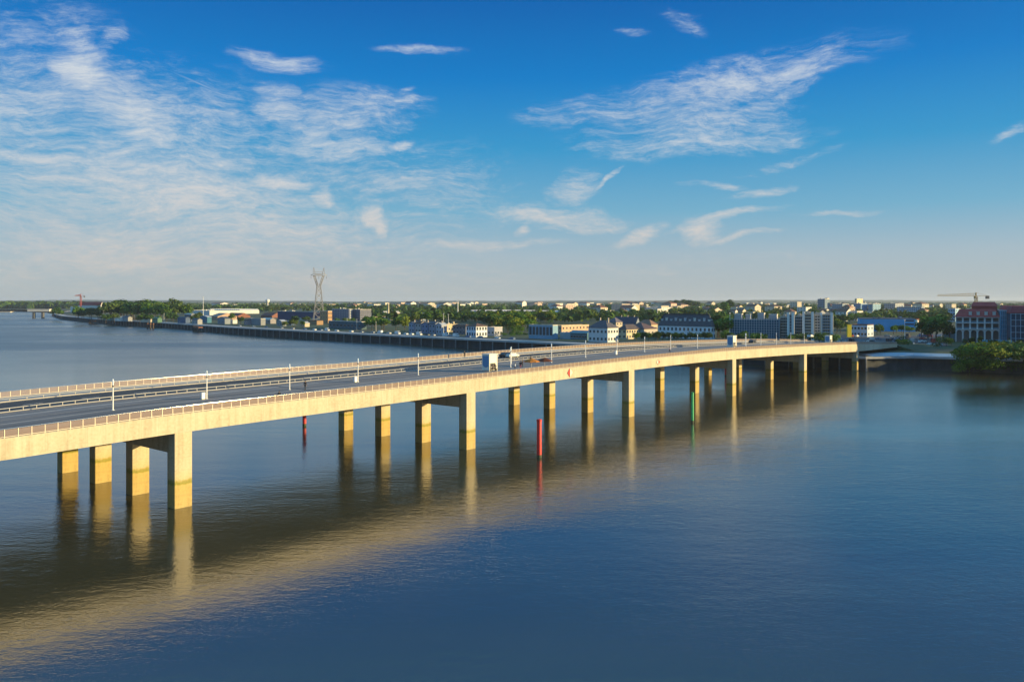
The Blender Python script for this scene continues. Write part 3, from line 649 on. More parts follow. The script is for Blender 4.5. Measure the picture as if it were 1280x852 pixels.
# quay wall: thin dark overhanging slab on piles
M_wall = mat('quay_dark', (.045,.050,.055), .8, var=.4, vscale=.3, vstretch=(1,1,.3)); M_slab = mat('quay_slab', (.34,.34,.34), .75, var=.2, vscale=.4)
qw = empty('quay_wall', (q[2][0], q[2][1], 0), 0, 'long dark quay wall on piles along the far river bank', 'quay wall')
off = Vector((q[2][0], q[2][1], 0))
def shift(b): b.v = [tuple(Vector(p)-off) for p in b.v]; return b
qs = [(x, y) for x, y in shore[3:15]]
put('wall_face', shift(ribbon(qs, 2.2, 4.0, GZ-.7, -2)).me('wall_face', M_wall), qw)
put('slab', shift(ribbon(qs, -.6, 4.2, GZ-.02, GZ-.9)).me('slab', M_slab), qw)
pts = dens(qs[2:], 11.0)[:98]
pm = MB(); pm.tube((0,0,-2.2),(0,0,GZ-.85),.4,n=8); pme = pm.me('pile', mat('quay_pile', (.20,.20,.20), .8, var=.3, vscale=.5))
for p in pts: put('pile', pme, qw, Vector((p[0], p[1], 0))-off)
b = MB(); 
ed = dens(qs, 6.0)
for i in range(len(ed)-1):
    b.bar((*ed[i],GZ+1.05),(*ed[i+1],GZ+1.05),.07); b.bar((*ed[i],GZ-.02),(*ed[i],GZ+1.05),.07); b.bar((*ed[i],GZ+.6),(*ed[i+1],GZ+.6),.04)
put('quay_railing', shift(b).me('quay_railing', mat('grey_rail', (.30,.31,.33), .5)), qw)

# bridge approach: embankment and side wall, end of the bridge
b = MB()
for i in range(len(TS)-1):
    if TS[i] < 372: continue
ets = [371.6+i*6 for i in range(12)]
loft(b, lambda t: [(-9, GZ-.3), (1.0, max(GZ-.2, top(t)-.35)), (43, max(GZ-.2, top(t)-.35)), (53, GZ-.3)], ets)
ap = MB(); loft(ap, lambda t: [(8, top(t)-.5), (8, max(GZ+.06, top(t)-.25)), (40, max(GZ+.06, top(t)-.25)), (40, top(t)-.5)], ets)
ap = put('approach_road', ap.me('approach_road', M_road2), None, R1, BANG); ap['kind'] = 'structure'; ap['label'] = 'asphalt road leading off the bridge'
k = len(b.v)
em = put('embankment', b.me('embankment', mat('embank_grass', (.045,.06,.02), .95, var=.5, vscale=.3)), None, R1, BANG); em['kind'] = 'structure'; em['label'] = 'grassy slope beside the far bridge end'
b = MB(); a0 = W(410, 20); 
def road_poly(pts, wd, z):
    b = MB(); 
    for i in range(len(pts)-1):
        a = Vector(pts[i]); c = Vector(pts[i+1]); t = (c-a).normalized(); n = Vector((-t.y, t.x))*wd/2
        b.hexa([(*(a-n),z-.12),(*(c-n),z-.12),(*(c+n),z-.12),(*(a+n),z-.12),(*(a-n),z),(*(c-n),z),(*(c+n),z),(*(a+n),z)])
    return b
e1 = W(438, 24); e2 = W(1500, 24)
b = road_poly([(e1.x,e1.y),(e2.x,e2.y)], 26, GZ+.04)
struct('street', b.me('street', M_road2), 'street running inland from the bridge')
b = MB(); pa = [P(u, v, GZ) for u, v in ((1042,436),(1125,437),(1185,432),(1180,419),(1050,419))]
b.prism([(p.x, p.y) for p in pa], GZ-.1, GZ+.065); struct('car_park', b.me('car_park', M_road2), 'asphalt car park by the bridge end')

# ------------------------------------------------------------------ buildings
def solve(C, dx, dy, u):      # length along (dx,dy) from C whose end shows at picture column u
    k = (u-CU)/F; return (k*C.y-C.x)/(dx-k*dy)
WIN = {}
winm = mat('window_glass', (.03,.045,.06), .15); winl = mat('window_pale', (.25,.30,.36), .3)
frm = mat('window_frame', (.6,.6,.58), .5)
def win_mesh(w_, h_, pale=False):
    key = (round(w_,1), round(h_,1), pale)
    if key not in WIN:
        b = MB(); b.mi = 0; b.box(-w_/2, w_/2, -.07, .04, 0, h_)
        b.mi = 1; b.box(-w_/2-.09, w_/2+.09, -.10, .03, -.16, -.001); b.box(-w_/2-.05, w_/2+.05, -.09, .03, h_+.001, h_+.1)
        WIN[key] = b.me('window', [winl if pale else winm, frm])
    return WIN[key]
def wallmat(c): return mat('wall%.2f%.2f%.2f' % c, c, .85, var=.10, vscale=.25)
def roofmat(c): return mat('roof%.2f%.2f%.2f' % c, c, .8, var=.22, vscale=.5)
def building(u0, u1, u2, vb, vt, wc, rc, roof, label, cat='building', name='building', fl=0, nf=0, ns=0, ang=None, rh=None, group=None, ww=1.3, wh=1.5, pale=False, chim=0, depth=None, gz=GZ, sidec=None, vents=0):
    C = P(u1, vb, gz)
    if ang is None: D = Vector((.727,-.686,0)) if u1 > 620 else Vector((.668,-.744,0))
    else: D = Vector((math.cos(R(ang)), math.sin(R(ang)), 0))
    D.normalize(); Bk = Vector((-D.y, D.x, 0))
    a = max(3.0, min(260, -solve(C, D.x, D.y, u0)))
    if depth: bb = depth
    else:
        bb = solve(C, Bk.x, Bk.y, u2) if u2 > u1+.3 else 12
        bb = max(5, min(bb if bb > 0 else 60, 90))
    hgt = (H - C.y*(vt-HV)/F) - gz; hgt = max(2.6, hgt)
    e = empty(name, C, math.atan2(D.y, D.x), label, cat, group)
    b = MB(); b.box(-a, 0, 0, bb, -.3, hgt)
    rm = roofmat(rc); o = .35
    if roof in ('gable', 'gabley'):
        rh_ = rh or min(min(bb, a)*.28, 4.2)
        if roof == 'gable':
            b.face([(-a,0,hgt),(-a,bb,hgt),(-a,bb/2,hgt+rh_)]); b.face([(0,bb,hgt),(0,0,hgt),(0,bb/2,hgt+rh_)])
        else:
            b.face([(0,0,hgt),(-a,0,hgt),(-a/2,0,hgt+rh_)]); b.face([(-a,bb,hgt),(0,bb,hgt),(-a/2,bb,hgt+rh_)])
    put('wall', b.me('wall', wallmat(wc)), e)
    b = MB(); th = .25
    if roof == 'flat':
        for x0,x1,y0,y1 in ((-a-.1,.1,-.1,.3),(-a-.1,.1,bb-.3,bb+.1),(-a-.1,-a+.3,.3,bb-.3),(-.3,.1,.3,bb-.3)): b.box(x0,x1,y0,y1,hgt,hgt+.55)
        b.box(-a+.3,-.3,.3,bb-.3,hgt-.05,hgt+.15)
        if vents:
            rr = random.Random(int(u0*7))
            for i in range(vents):
                x = rr.uniform(-a+2,-3); y = rr.uniform(2, max(2.5,bb-3)); b.box(x,x+rr.uniform(1,2.5),y,y+rr.uniform(1,2),hgt+.15,hgt+rr.uniform(1,2.2))
    elif roof == 'gable':
        m_ = bb/2; 
        for s0 in (-1, 1):
            y0 = m_ + s0*(m_+o); z0 = hgt - o*rh_/m_
            p = [(-a-o,y0,z0),(o,y0,z0),(o,m_,hgt+rh_),(-a-o,m_,hgt+rh_)]
            if s0 > 0: p = p[::-1]
            b.hexa(p+[(x,y,z+th) for x,y,z in p])
    elif roof == 'gabley':
        m_ = a/2
        for s0 in (-1, 1):
            x0 = -m_ + s0*(m_+o); z0 = hgt - o*rh_/m_
            p = [(x0,-o,z0),(-m_,-o,hgt+rh_),(-m_,bb+o,hgt+rh_),(x0,bb+o,z0)]
            if s0 > 0: p = p[::-1]
            b.hexa(p+[(x,y,z+th) for x,y,z in p])
    elif roof == 'hip':
        rh_ = rh or min(min(a,bb)*.3, 4.5); k = min(a,bb)/2
        if a >= bb: r0, r1 = (-a+k, bb/2, hgt+rh_), (-k, bb/2, hgt+rh_)
        else: r0, r1 = (-a/2, k, hgt+rh_), (-a/2, bb-k, hgt+rh_)
        q0,q1,q2,q3 = (-a-o,-o,hgt),(o,-o,hgt),(o,bb+o,hgt),(-a-o,bb+o,hgt)
        if a >= bb: b.face([q0,q1,r1,r0]); b.face([q1,q2,r1]); b.face([q2,q3,r0,r1]); b.face([q3,q0,r0])
        else: b.face([q0,q1,r0]); b.face([q1,q2,r1,r0]); b.face([q2,q3,r1]); b.face([q3,q0,r0,r1])
        b.face([q0,q3,q2,q1])
        b.box(-a-o,o,-o,bb+o,hgt-.25,hgt-.003)
    elif roof == 'mansard':
        rh_ = rh or 5; i_ = rh_*.35
        p = [(-a-.2,-.2,hgt),(.2,-.2,hgt),(.2,bb+.2,hgt),(-a-.2,bb+.2,hgt)]; q_ = [(-a+i_,i_,hgt+rh_),(-i_,i_,hgt+rh_),(-i_,bb-i_,hgt+rh_),(-a+i_,bb-i_,hgt+rh_)]
        b.hexa(p+q_)
    elif roof == 'shed':      # sawtooth sheds
        nb = max(2, int(a/9)); wd_ = a/nb
        for i in range(nb):
            x = -a+i*wd_; b.face([(x,0,hgt),(x+wd_,0,hgt),(x+wd_*.3,0,hgt+2.6)]); b.face([(x+wd_,bb,hgt),(x,bb,hgt),(x+wd_*.3,bb,hgt+2.6)])
            b.face([(x,0,hgt),(x+wd_*.3,0,hgt+2.6),(x+wd_*.3,bb,hgt+2.6),(x,bb,hgt)]); b.face([(x+wd_*.3,0,hgt+2.6),(x+wd_,0,hgt),(x+wd_,bb,hgt),(x+wd_*.3,bb,hgt+2.6)])
    ro = put('roof', b.me('roof', rm), e)
    for i in range(chim):
        c = MB(); c.box(-.4,.4,-.35,.35,-1.5,1.5)
        put('chimney', c.me('chimney', wallmat((.40,.34,.28))), ro, (-a*(i+.6)/(chim+.4), bb*.5, hgt+(rh_ if roof != 'flat' else 0)))
    if fl and nf:
        sh = hgt/fl
        w1 = min(ww, a/nf*.7)
        for f_ in range(fl):
            for i in range(nf): put('window', win_mesh(w1, min(wh, sh*.62), pale), e, (-a*(i+.5)/nf, -.0, sh*f_+sh*.28))
    if fl and ns:
        sh = hgt/fl; w1 = min(ww, bb/ns*.7)
        for f_ in range(fl):
            for i in range(ns): put('window', win_mesh(w1, min(wh, sh*.62), pale), e, (0, bb*(i+.5)/ns, sh*f_+sh*.28), R(90))
    e['_a'] = a; e['_b'] = bb; e['_h'] = hgt
    FOOT.append((C, D, Bk, a, bb, hgt))
    return e
FOOT = []
CR = (.50,.43,.33); WH = (.66,.63,.58); OR = (.48,.27,.13); GR = (.30,.30,.30); DK = (.10,.10,.11); PK = (.45,.30,.22)
SL = (.065,.08,.10); TILE = (.20,.075,.04); BRN = (.13,.07,.045); PR = (.50,.46,.40); MET = (.42,.43,.44); REDR = (.30,.03,.025)
Bd = building
# left: far warehouse, quay sheds
Bd(98,126,128.5,391.5,381.2,WH,REDR,'gable','white warehouse with a bright red roof at the far left', 'warehouse','warehouse', rh=6.5)
Bd(88,97,98,390.5,383.4,WH,PR,'flat','small white block left of the red roofed warehouse')
for (u0,u1,u2,vb,vt,wc,rc,rf,lb) in [
 (130,139,141,400.5,394.5,(.10,.17,.15),(.12,.25,.2),'gable','small green quayside shed left of the big wood'),
 (143,151,153,401,394,WH,PR,'flat','small cream pavilion under the left end of the big wood'),
 (153,160,162,401.5,395,GR,SL,'gable','small grey quayside shed under the big wood'),
 (176,188,190,402.5,395.5,CR,PR,'flat','cream low pavilion in the middle of the big wood edge'),
 (190,197,199,403,396.5,(.10,.20,.13),(.08,.16,.1),'gable','dark green hut beside the cream low pavilion'),
 (222,232,234,404.5,396,(.08,.12,.20),SL,'gable','blue shed right of the big wood'),
 (231,239,242,401,391.5,(.14,.17,.22),PR,'gable','blue grey house with a pale gable right of the big wood'),
 (240,247,250,405.5,398,GR,SL,'gable','low grey shed with dark roof near the river pontoon'),
 (250,259,264,403.5,394.5,(.05,.17,.26),MET,'gabley','turquoise boat shed with a cream end wall'),
 (262,272,296,400,394,PK,(.34,.25,.19),'gable','long pinkish warehouse behind the turquoise boat shed'),
 (272,281,288,405,396.5,(.22,.25,.29),SL,'gabley','pale blue quayside house right of the turquoise boat shed'),
 (283,291,295,404.5,398.5,WH,PR,'flat','low white quayside store left of the lone dark tree'),
 (281,297,313,397,393.5,(.22,.09,.06),(.17,.05,.035),'gable','long dark red roofed shed behind the white quayside store'),
 (305,309,312,406,399,(.38,.30,.32),BRN,'gable','narrow mauve house right of the lone dark tree'),
 (311,326,328,406.5,397,(.24,.25,.27),PR,'flat','grey warehouse with cream rim on the quay'),
 (327,338,345,404.5,398,(.28,.26,.27),PR,'gable','cream roofed store right of the grey warehouse'),
 (326,340,352,397,393,(.24,.10,.07),(.16,.055,.04),'gable','red roofed shed left of the big navy hall'),
 (346,352,356,407.5,400,(.26,.28,.30),MET,'gabley','small pale gabled hut right of the cream roofed store'),
 (354,364,368,406.5,400,(.06,.11,.18),PR,'flat','blue store below the big navy hall'),
 (375,381,386,408.5,402.5,CR,PR,'gabley','little cream gabled house below the long cream canopy')]:
    vt += 1.6 if u1 < 400 else 0
    Bd(u0,u1,u2,vb,vt,wc,rc,rf,lb,'shed' if 'shed' in lb or 'store' in lb or 'hut' in lb or 'warehouse' in lb else 'house',name='shed' if ('shed' in lb or 'store' in lb or 'hut' in lb) else 'house',fl=1 if u1-u0<12 else 0,nf=2)
Bd(230,262,345,394,388.5,WH,(.62,.58,.50),'flat','very long low cream warehouse behind the quayside sheds','warehouse','warehouse',vents=8,depth=60)
Bd(262,300,350,392,387.8,WH,(.62,.58,.50),'shed','long sawtooth roofed cream factory in front of the tree belt','factory','factory',depth=40)
Bd(347,399,411,401,390,(.05,.06,.13),(.55,.50,.42),'flat','big navy hall with pale roof and orange end wall at the pylon','hall','hall',vents=4)
Bd(400,410,413.5,404,389,OR,PR,'flat','orange brick end building left of the dark flats','building',fl=3,nf=3,ns=2)
Bd(368,405,408,402,399,(.5,.44,.34),(.66,.60,.48),'flat','long cream canopy roof in front of the navy hall','canopy','canopy')
Bd(385,396,404,406,401,(.32,.20,.11),BRN,'flat','low brown workshop under the pylon','workshop','workshop')
Bd(415,436,438,401.5,386.4,(.13,.15,.22),PR,'flat','dark blue grey flats with pale roof edge','apartment block','apartment_block',fl=5,nf=10,ns=1,pale=True,vents=3)
Bd(438,450,464,401.5,387,(.13,.14,.20),PR,'flat','flats with dark front and orange brick end','apartment block','apartment_block',fl=5,nf=5,ns=5,vents=3)
FOOT[-1]
Bd(411,452,455,412,402.6,(.06,.11,.14),PR,'flat','long low dark teal building with pale roof line below the dark flats','building',fl=1,nf=9,ww=3,wh=2.6)
Bd(463,467,506,402.5,396,CR,(.46,.38,.28),'flat','long cream low building behind the quay trees','building')
Bd(477,481,500,397,391,CR,PR,'gabley','cream church like hall with a tall white chimney','hall','hall')
Bd(519,528,530,402,392.5,(.20,.24,.30),(.22,.26,.33),'gable','grey blue shed among trees behind the quay houses','shed','shed')
for i,(u0,u1,u2,vb,vt,wc,rc,lb) in enumerate([
 (511,518,520,415.5,404.5,(.30,.32,.42),SL,'blue grey house, leftmost of the dark quay row'),
 (519,526,528,416,404,(.38,.36,.38),BRN,'pale gabled house, second of the dark quay row'),
 (527,535,537,416.5,405,(.18,.22,.36),SL,'dark blue house, third of the dark quay row'),
 (536,544,546,417,404.5,(.24,.26,.34),SL,'slate grey house, fourth of the dark quay row'),
 (545,552,554,417.5,406,(.38,.40,.48),MET,'pale house, last of the dark quay row')]):
    Bd(u0,u1,u2,vb,vt,wc,rc,('gabley','gable')[i%2],lb,'house','house',fl=2,nf=2,ns=1,chim=1)
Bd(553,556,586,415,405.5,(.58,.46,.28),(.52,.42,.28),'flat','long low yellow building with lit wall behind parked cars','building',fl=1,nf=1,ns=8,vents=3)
Bd(566,582,584,418,407.5,(.14,.15,.19),BRN,'hip','dark low house with a brown roof left of the white villa','house','house',fl=2,nf=4)
Bd(583,595,609,421.5,407.6,(.66,.68,.74),BRN,'hip','white villa with a brown hipped roof on the quay','villa','villa',fl=2,nf=4,ns=4,wh=2,rh=2.0)
Bd(609,618,628,420,409.5,(.40,.40,.44),(.55,.50,.46),'flat','low pale annex between the white villa and the green trees','building',fl=1,nf=2,ns=3)
Bd(587,640,668,396.5,390,(.30,.29,.32),(.50,.47,.47),'shed','wide sawtooth shed with silver roof above the green trees','factory','factory',vents=0,depth=70)
Bd(640,678,700,397,390.5,(.20,.24,.34),(.48,.46,.48),'shed','second sawtooth shed with a dark blue end wall','factory','factory',depth=60)
Bd(567,577,581,395.5,391.5,(.25,.28,.3),(.28,.30,.31),'flat','flat grey hall behind the yellow building','hall','hall')
# centre: quay buildings
Bd(661,691,694,424,407,(.20,.35,.48),PR,'flat','blue white colonnaded building on the quay right of the green trees','building',fl=1,nf=7,ww=3.2,wh=7,ns=0)
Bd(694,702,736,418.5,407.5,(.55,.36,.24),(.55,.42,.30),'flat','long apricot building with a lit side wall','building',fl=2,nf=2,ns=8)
Bd(700,713,716,424,416.5,(.25,.38,.46),(.30,.42,.50),'flat','low pale blue kiosk building below the apricot wall','building')
Bd(713,734,736,425,416.5,(.07,.15,.19),(.16,.26,.28),'gable','low teal glazed pavilion left of the old villa','pavilion','pavilion',fl=1,nf=6,ww=2)
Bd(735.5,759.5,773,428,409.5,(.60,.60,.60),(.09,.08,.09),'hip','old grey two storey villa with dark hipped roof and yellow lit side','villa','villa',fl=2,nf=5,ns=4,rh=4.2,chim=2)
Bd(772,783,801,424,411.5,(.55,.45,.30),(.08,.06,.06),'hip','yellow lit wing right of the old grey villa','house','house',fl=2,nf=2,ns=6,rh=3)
Bd(782,805,822,420,411,(.42,.38,.34),(.10,.06,.06),'hip','long house with a dark purple brown hipped roof','house','house',fl=1,nf=5,ns=4,rh=4)
Bd(760,770,778,412,402.5,(.45,.38,.30),(.12,.10,.12),'hip','grey roofed house behind the old villa','house','house',fl=2,nf=2,ns=2,rh=4)
Bd(768,795,800,411,403.5,(.22,.26,.34),(.045,.055,.09),'gable','long slate roofed row behind the villas','house','house',rh=5,chim=3)
Bd(795,814,822,413,405.5,(.50,.40,.28),(.24,.13,.08),'hip','house with a light brown tiled roof left of the slate block','house','house',rh=4,fl=1,nf=3,ns=2)
e = Bd(823,889,892,424,408.5,(.72,.76,.80),SL,'mansard','large white block with a tall slate mansard roof and dormers','apartment block','apartment_block',fl=2,nf=13,ns=2,rh=8.2,ww=1.3,wh=1.9,vents=0)
a_, h_ = e['_a'], e['_h']
for i in range(11):
    b = MB(); b.box(-.75,.75,-.3,2.6,0,1.9); b.box(-.9,.9,-.4,2.7,1.9,2.1); d_ = put('dormer', b.me('dormer', wallmat((.5,.53,.58) if i % 3 else (.7,.68,.62))), e, (-a_*(i+.6)/11.2, 1.4, h_+2.5+(.9 if i%2 else 0)))
# scaffolded glass grid building
def grid_block(u0,u1,u2,vb,vt,glassc,framec,nx,nz,label,ns=3,roofc=MET,partial=0):
    e = Bd(u0,u1,u2,vb,vt,glassc,roofc,'flat',label,'building',vents=0,ang=-25)
    a,bb,h = e['_a'],e['_b'],e['_h']; b = MB()
    for i in range(nx+1): x=-a*i/nx; b.box(x-.11,x+.11,-.9,-.68,0,h+(1.2 if partial else .3))
    for k in range(nz+1): z=h*k/nz; b.box(-a,0,-.86,-.70,z-.1,z+.1); b.box(-a,0,-.68,-.05,z-.06,z+.02)
    for i in range(ns+1): y=bb*i/ns; b.box(.1,.32,y-.11,y+.11,0,h+.3)
    for k in range(nz+1): z=h*k/nz; b.box(.06,.30,0,bb,z-.09,z+.09)
    put('frame_grid', b.me('frame_grid', mat('grid%.2f%.2f%.2f'%framec, framec, .5)), e); return e
grid_block(912.5,974,976,425,400,(.06,.14,.22),(.42,.50,.55),20,8,'large unfinished building wrapped in scaffold grid left of the glass towers',partial=1,roofc=(.25,.24,.24))
for i,(u,v,w_) in enumerate(((918,399.5,9),(932,400,6),(947,398.5,8),(961,400,10))):
    Bd(u,u+w_,u+w_+2,398.8,v-6.5,(.42,.40,.40),(.6,.57,.52),'flat',['pale rooftop cabin at the left end','small pale rooftop cabin second from left','pale rooftop cabin third from left','long pale rooftop cabin at the right end'][i]+' of the scaffolded building','cabin','rooftop_cabin',depth=5,gz=19.0,ang=-25)
# modern towers with white fins
def tower(u0,u1,u2,vb,vt,c,label,nx,nz,fin=True,band=(.42,.38,.32),ns=2):
    e = Bd(u0,u1,u2,vb,vt,c,(.50,.42,.34),'flat',label,'tower block',name='tower_block',vents=3,depth=8,ang=-22)
    a,bb,h = e['_a'],e['_b'],e['_h']
    b = MB()
    for k in range(1,nz+1): z=h*k/nz; b.box(-a,0,-.5,-.02,z-.42,z-.05)
    put('balcony_bands', b.me('balcony_bands', mat('band%.2f'%band[0], band, .7)), e)
    b = MB(); b.box(.02,.6,-.02,bb,0,h); put('side_wall', b.me('side_wall', mat('tower_side', (.50,.46,.40), .7)), e)
    if fin:
        b = MB(); b.box(-a-.5,-a+.9,-1.0,2,0,h+1.4); b.box(-.9,.62,-1.0,-.03,0,h+1.4); put('white_fins', b.me('white_fins', M_white), e)
    sh = h/nz
    for k in range(nz):
        for i in range(nx): put('window', win_mesh(min(2.0,a/nx*.72), min(1.9,sh*.6)), e, (-a*(i+.5)/nx, 0, sh*k+.35))
    return e
tower(975.5,984,986,425,396.5,(.30,.30,.26),'olive glass tower block, leftmost of the finned towers',4,8,False)
tower(985,991.5,993,426,393.5,(.08,.20,.38),'blue tower block with white fins, second of the finned towers',3,9)
tower(993,1003,1005,425,395.5,(.24,.36,.50),'lower blue grey tower block between the finned towers',4,8,False)
tower(1004,1016,1019,426,392.5,(.34,.34,.34),'tower block with bright grid balconies in the finned group',5,9,True,(.50,.42,.30))
tower(1020,1025,1028,426,394,(.5,.5,.52),'slim pale tower block in the finned group',2,9,False)
tower(1026,1040,1042.5,426,393.5,(.2,.36,.52),'wide tower block with tan balcony bands, rightmost of the finned group',5,9,True,(.45,.34,.22))
# right: yellow edged clinic, big blue shed
Bd(1063,1084,1092,421,406.5,(.45,.52,.62),BRN,'flat','white low building with a yellow end and a row of windows','building',fl=2,nf=5,ns=2)
e = empty('yellow_panel', P(1063.8,421.2,GZ)+Vector((-.5,-.6,0)), 0, 'bright yellow end wall panel of the low white building', 'panel')
b = MB(); b.box(-2.2,.6,-.2,1.2,-.2,8.2); b.box(-2.6,1.0,-.4,1.4,8.2,8.5); put('panel', b.me('panel', mat('yellow', (.75,.60,.02), .6)), e)
e = Bd(1075,1144.5,1146,414.5,399,(.07,.36,.66),(.14,.15,.17),'flat','big bright blue warehouse with a flat dark roof','warehouse','warehouse',vents=5,ang=-20,depth=40)
b = MB(); a_,h_ = e['_a'],e['_h']
for z in (2.4,5.4,8.2): b.box(-a_*.19,-a_*.03,-.12,-.02,z,z+1.1)
put('dark_louvres', b.me('dark_louvres', dark), e)
Bd(1143,1147,1151,413,399.5,(.62,.50,.45),REDR,'flat','small white and red block at the right end of the blue warehouse','building')
# high rises far off
for (u0,u1,u2,vb,vt,wc,lb,fl,nf,ns) in [
 (1022,1031,1037,393,373.8,(.16,.22,.30),'far tower with a pale lit top beside it, left of the high rises',7,3,2),
 (1030.5,1034,1036.5,391,372.9,(.62,.55,.40),'slim cream tower on the skyline left of the high rises',8,1,2),
 (1040,1053,1061,395,380,(.22,.30,.40),'blue fronted high rise with cream end and small windows',6,5,4),
 (1058,1062,1069,396,384,(.40,.33,.30),'low pinkish block between the high rises',4,2,3),
 (1068.5,1071,1078.5,393,373.4,(.62,.55,.36),'tallest cream high rise on the right skyline',8,1,3),
 (1067,1076,1084,395,379.5,(.18,.30,.46),'blue fronted block in front of the tallest cream high rise',6,4,3),
 (1085,1091,1101,395,380,(.20,.34,.48),'blue and white high rise right of the tallest cream one',6,3,5),
 (1105,1119,1130,392,379.5,(.30,.33,.38),'long grey high rise behind the blue white slab block',6,6,5),
 (1121,1152,1156,399,384,(.42,.54,.66),'long white and blue slab block above the blue warehouse',6,12,2),
 (1185,1194,1200,402,386,(.30,.46,.62),'pale blue house block left of the arched building',4,3,2),
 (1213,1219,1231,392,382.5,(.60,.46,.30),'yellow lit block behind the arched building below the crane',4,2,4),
 (1207,1214,1218,394,386,(.40,.40,.42),'small grey block left of the yellow block behind the arches',3,2,2),
 (1249,1255,1262,394,385.5,(.52,.50,.48),'pale block behind the cyan scaffolding',3,2,2)]:
    Bd(u0,u1,u2,vb,vt,wc,PR,'flat',lb,'apartment block','apartment_block',fl=fl,nf=nf,ns=ns,ww=2.2,vents=2)

# arched building with red roof
C = P(1249.5, 428, GZ); D = Vector((.88,-.475,0)).normalized(); ab = empty('arcade_building', C, math.atan2(D.y,D.x), 'grey building with tall round arches and two storeys of loggias under dark red roofs', 'building')
a_ = -solve(C, D.x, D.y, 1194.5); h_ = H - C.y*(396.5-HV)/F - GZ
M_arc = wallmat((.66,.62,.60)); b = MB(); b.box(-a_,0,3.0,16,-.3,h_-.1)
put('wall', b.me('wall', wallmat((.20,.17,.16))), ab)
b = MB(); nb = 6; wd_ = a_/nb; ah = h_*.50
for i in range(nb+1):
    x = -a_+i*wd_; b.box(max(-a_,x-.45), min(0,x+.45), -.02, 1.2, -.3, h_)
put('pillars', b.me('pillars', M_arc), ab)
for i in range(nb):
    x0 = -a_+i*wd_+.45; x1 = -a_+(i+1)*wd_-.45; cx = (x0+x1)/2; r_ = (x1-x0)/2; b = MB(); sp = ah-r_-.4
    if sp < 1: sp = 1
    n = 12; arc = [(cx+r_*math.cos(math.pi*k/n), sp+min(r_,ah-sp-.3)*math.sin(math.pi*k/n)) for k in range(n+1)]
    for y in (.1, 1.0):
        for k in range(n):
            p, q2 = arc[k], arc[k+1]; f_ = [(p[0],y,p[1]),(p[0],y,ah),(q2[0],y,ah),(q2[0],y,q2[1])]
            b.face(f_ if y < .5 else f_[::-1])
    for k in range(n): p, q2 = arc[k], arc[k+1]; b.face([(p[0],.1,p[1]),(q2[0],.1,q2[1]),(q2[0],1.0,q2[1]),(p[0],1.0,p[1])])
    put('arch', b.me('arch', M_arc), ab)
b = MB()
for z in (ah, ah+(h_-ah)*.5, h_-.35): b.box(-a_,0,-.35,3.05,z,z+.4)
put('floor_slabs', b.me('floor_slabs', M_arc), ab)
for k in range(2):
    for i in range(nb):
        b = MB(); x0 = -a_+i*wd_+.45; b.box(x0, x0+wd_-.9, .2, .3, ah+.4+k*(h_-ah)*.5, ah+1.4+k*(h_-ah)*.5)
        put('balcony_panel', b.me('balcony_panel', mat('balc', (.16,.22,.26), .5)), ab)
b = MB(); b.hexa([(-a_-.5,-.6,h_+.06),(0.5,-.6,h_+.06),(.5,17,h_+.06),(-a_-.5,17,h_+.06),(-a_+2,4,h_+4.6),(-2,4,h_+4.6),(-2,13,h_+4.6),(-a_+2,13,h_+4.6)])
put('roof', b.me('roof', roofmat((.32,.05,.045))), ab)
b = MB(); b.box(-a_*.62,-1,9,20,h_-1,h_+6.5); b.hexa([(-a_*.62-.5,8.5,h_+6.5),(-.5,8.5,h_+6.5),(-.5,20.5,h_+6.5),(-a_*.62-.5,20.5,h_+6.5),(-a_*.62+1,12,h_+9),(-2,12,h_+9),(-2,17,h_+9),(-a_*.62+1,17,h_+9)])
put('upper_roof', b.me('upper_roof', roofmat((.34,.055,.05))), ab)
for i in range(4):
    b = MB(); b.box(-.8,.8,-.6,2.4,-.5,2.3); b.box(-.95,.95,-.75,2.5,2.3,2.5); put('dormer', b.me('dormer', wallmat((.60,.55,.50))), ab, (-a_*(.12+.18*i), 1.2, h_+.8))
e = grid_block(1250.5,1262,1263,428.5,388.5,(.06,.22,.34),(.14,.42,.60),5,7,'narrow cyan scaffolded bay right of the arched building')
e = grid_block(1263.5,1300,1301,431,392.5,(.03,.06,.10),(.34,.52,.66),6,5,'dark grid fronted building with red roof at the right edge',roofc=(.12,.02,.02))
b = MB(); a2,b2,h2 = e['_a'],e['_b'],e['_h']; b.hexa([(-a2-.4,-.7,h2+.6),(.4,-.7,h2+.6),(.4,b2,h2+.6),(-a2-.4,b2,h2+.6),(-a2+1,3,h2+4.5),(-1,3,h2+4.5),(-1,b2-3,h2+4.5),(-a2+1,b2-3,h2+4.5)]); put('mansard', b.me('mansard', roofmat((.24,.035,.04))), e)
Bd(1228,1262,1264,433.5,427,(.10,.32,.46),(.16,.38,.5),'flat','low cyan site hoarding in front of the arched building','hoarding','hoarding')
Bd(1180,1193,1195,424,417,(.10,.26,.36),(.12,.26,.36),'flat','low teal hut left of the arched building','hut','hut')

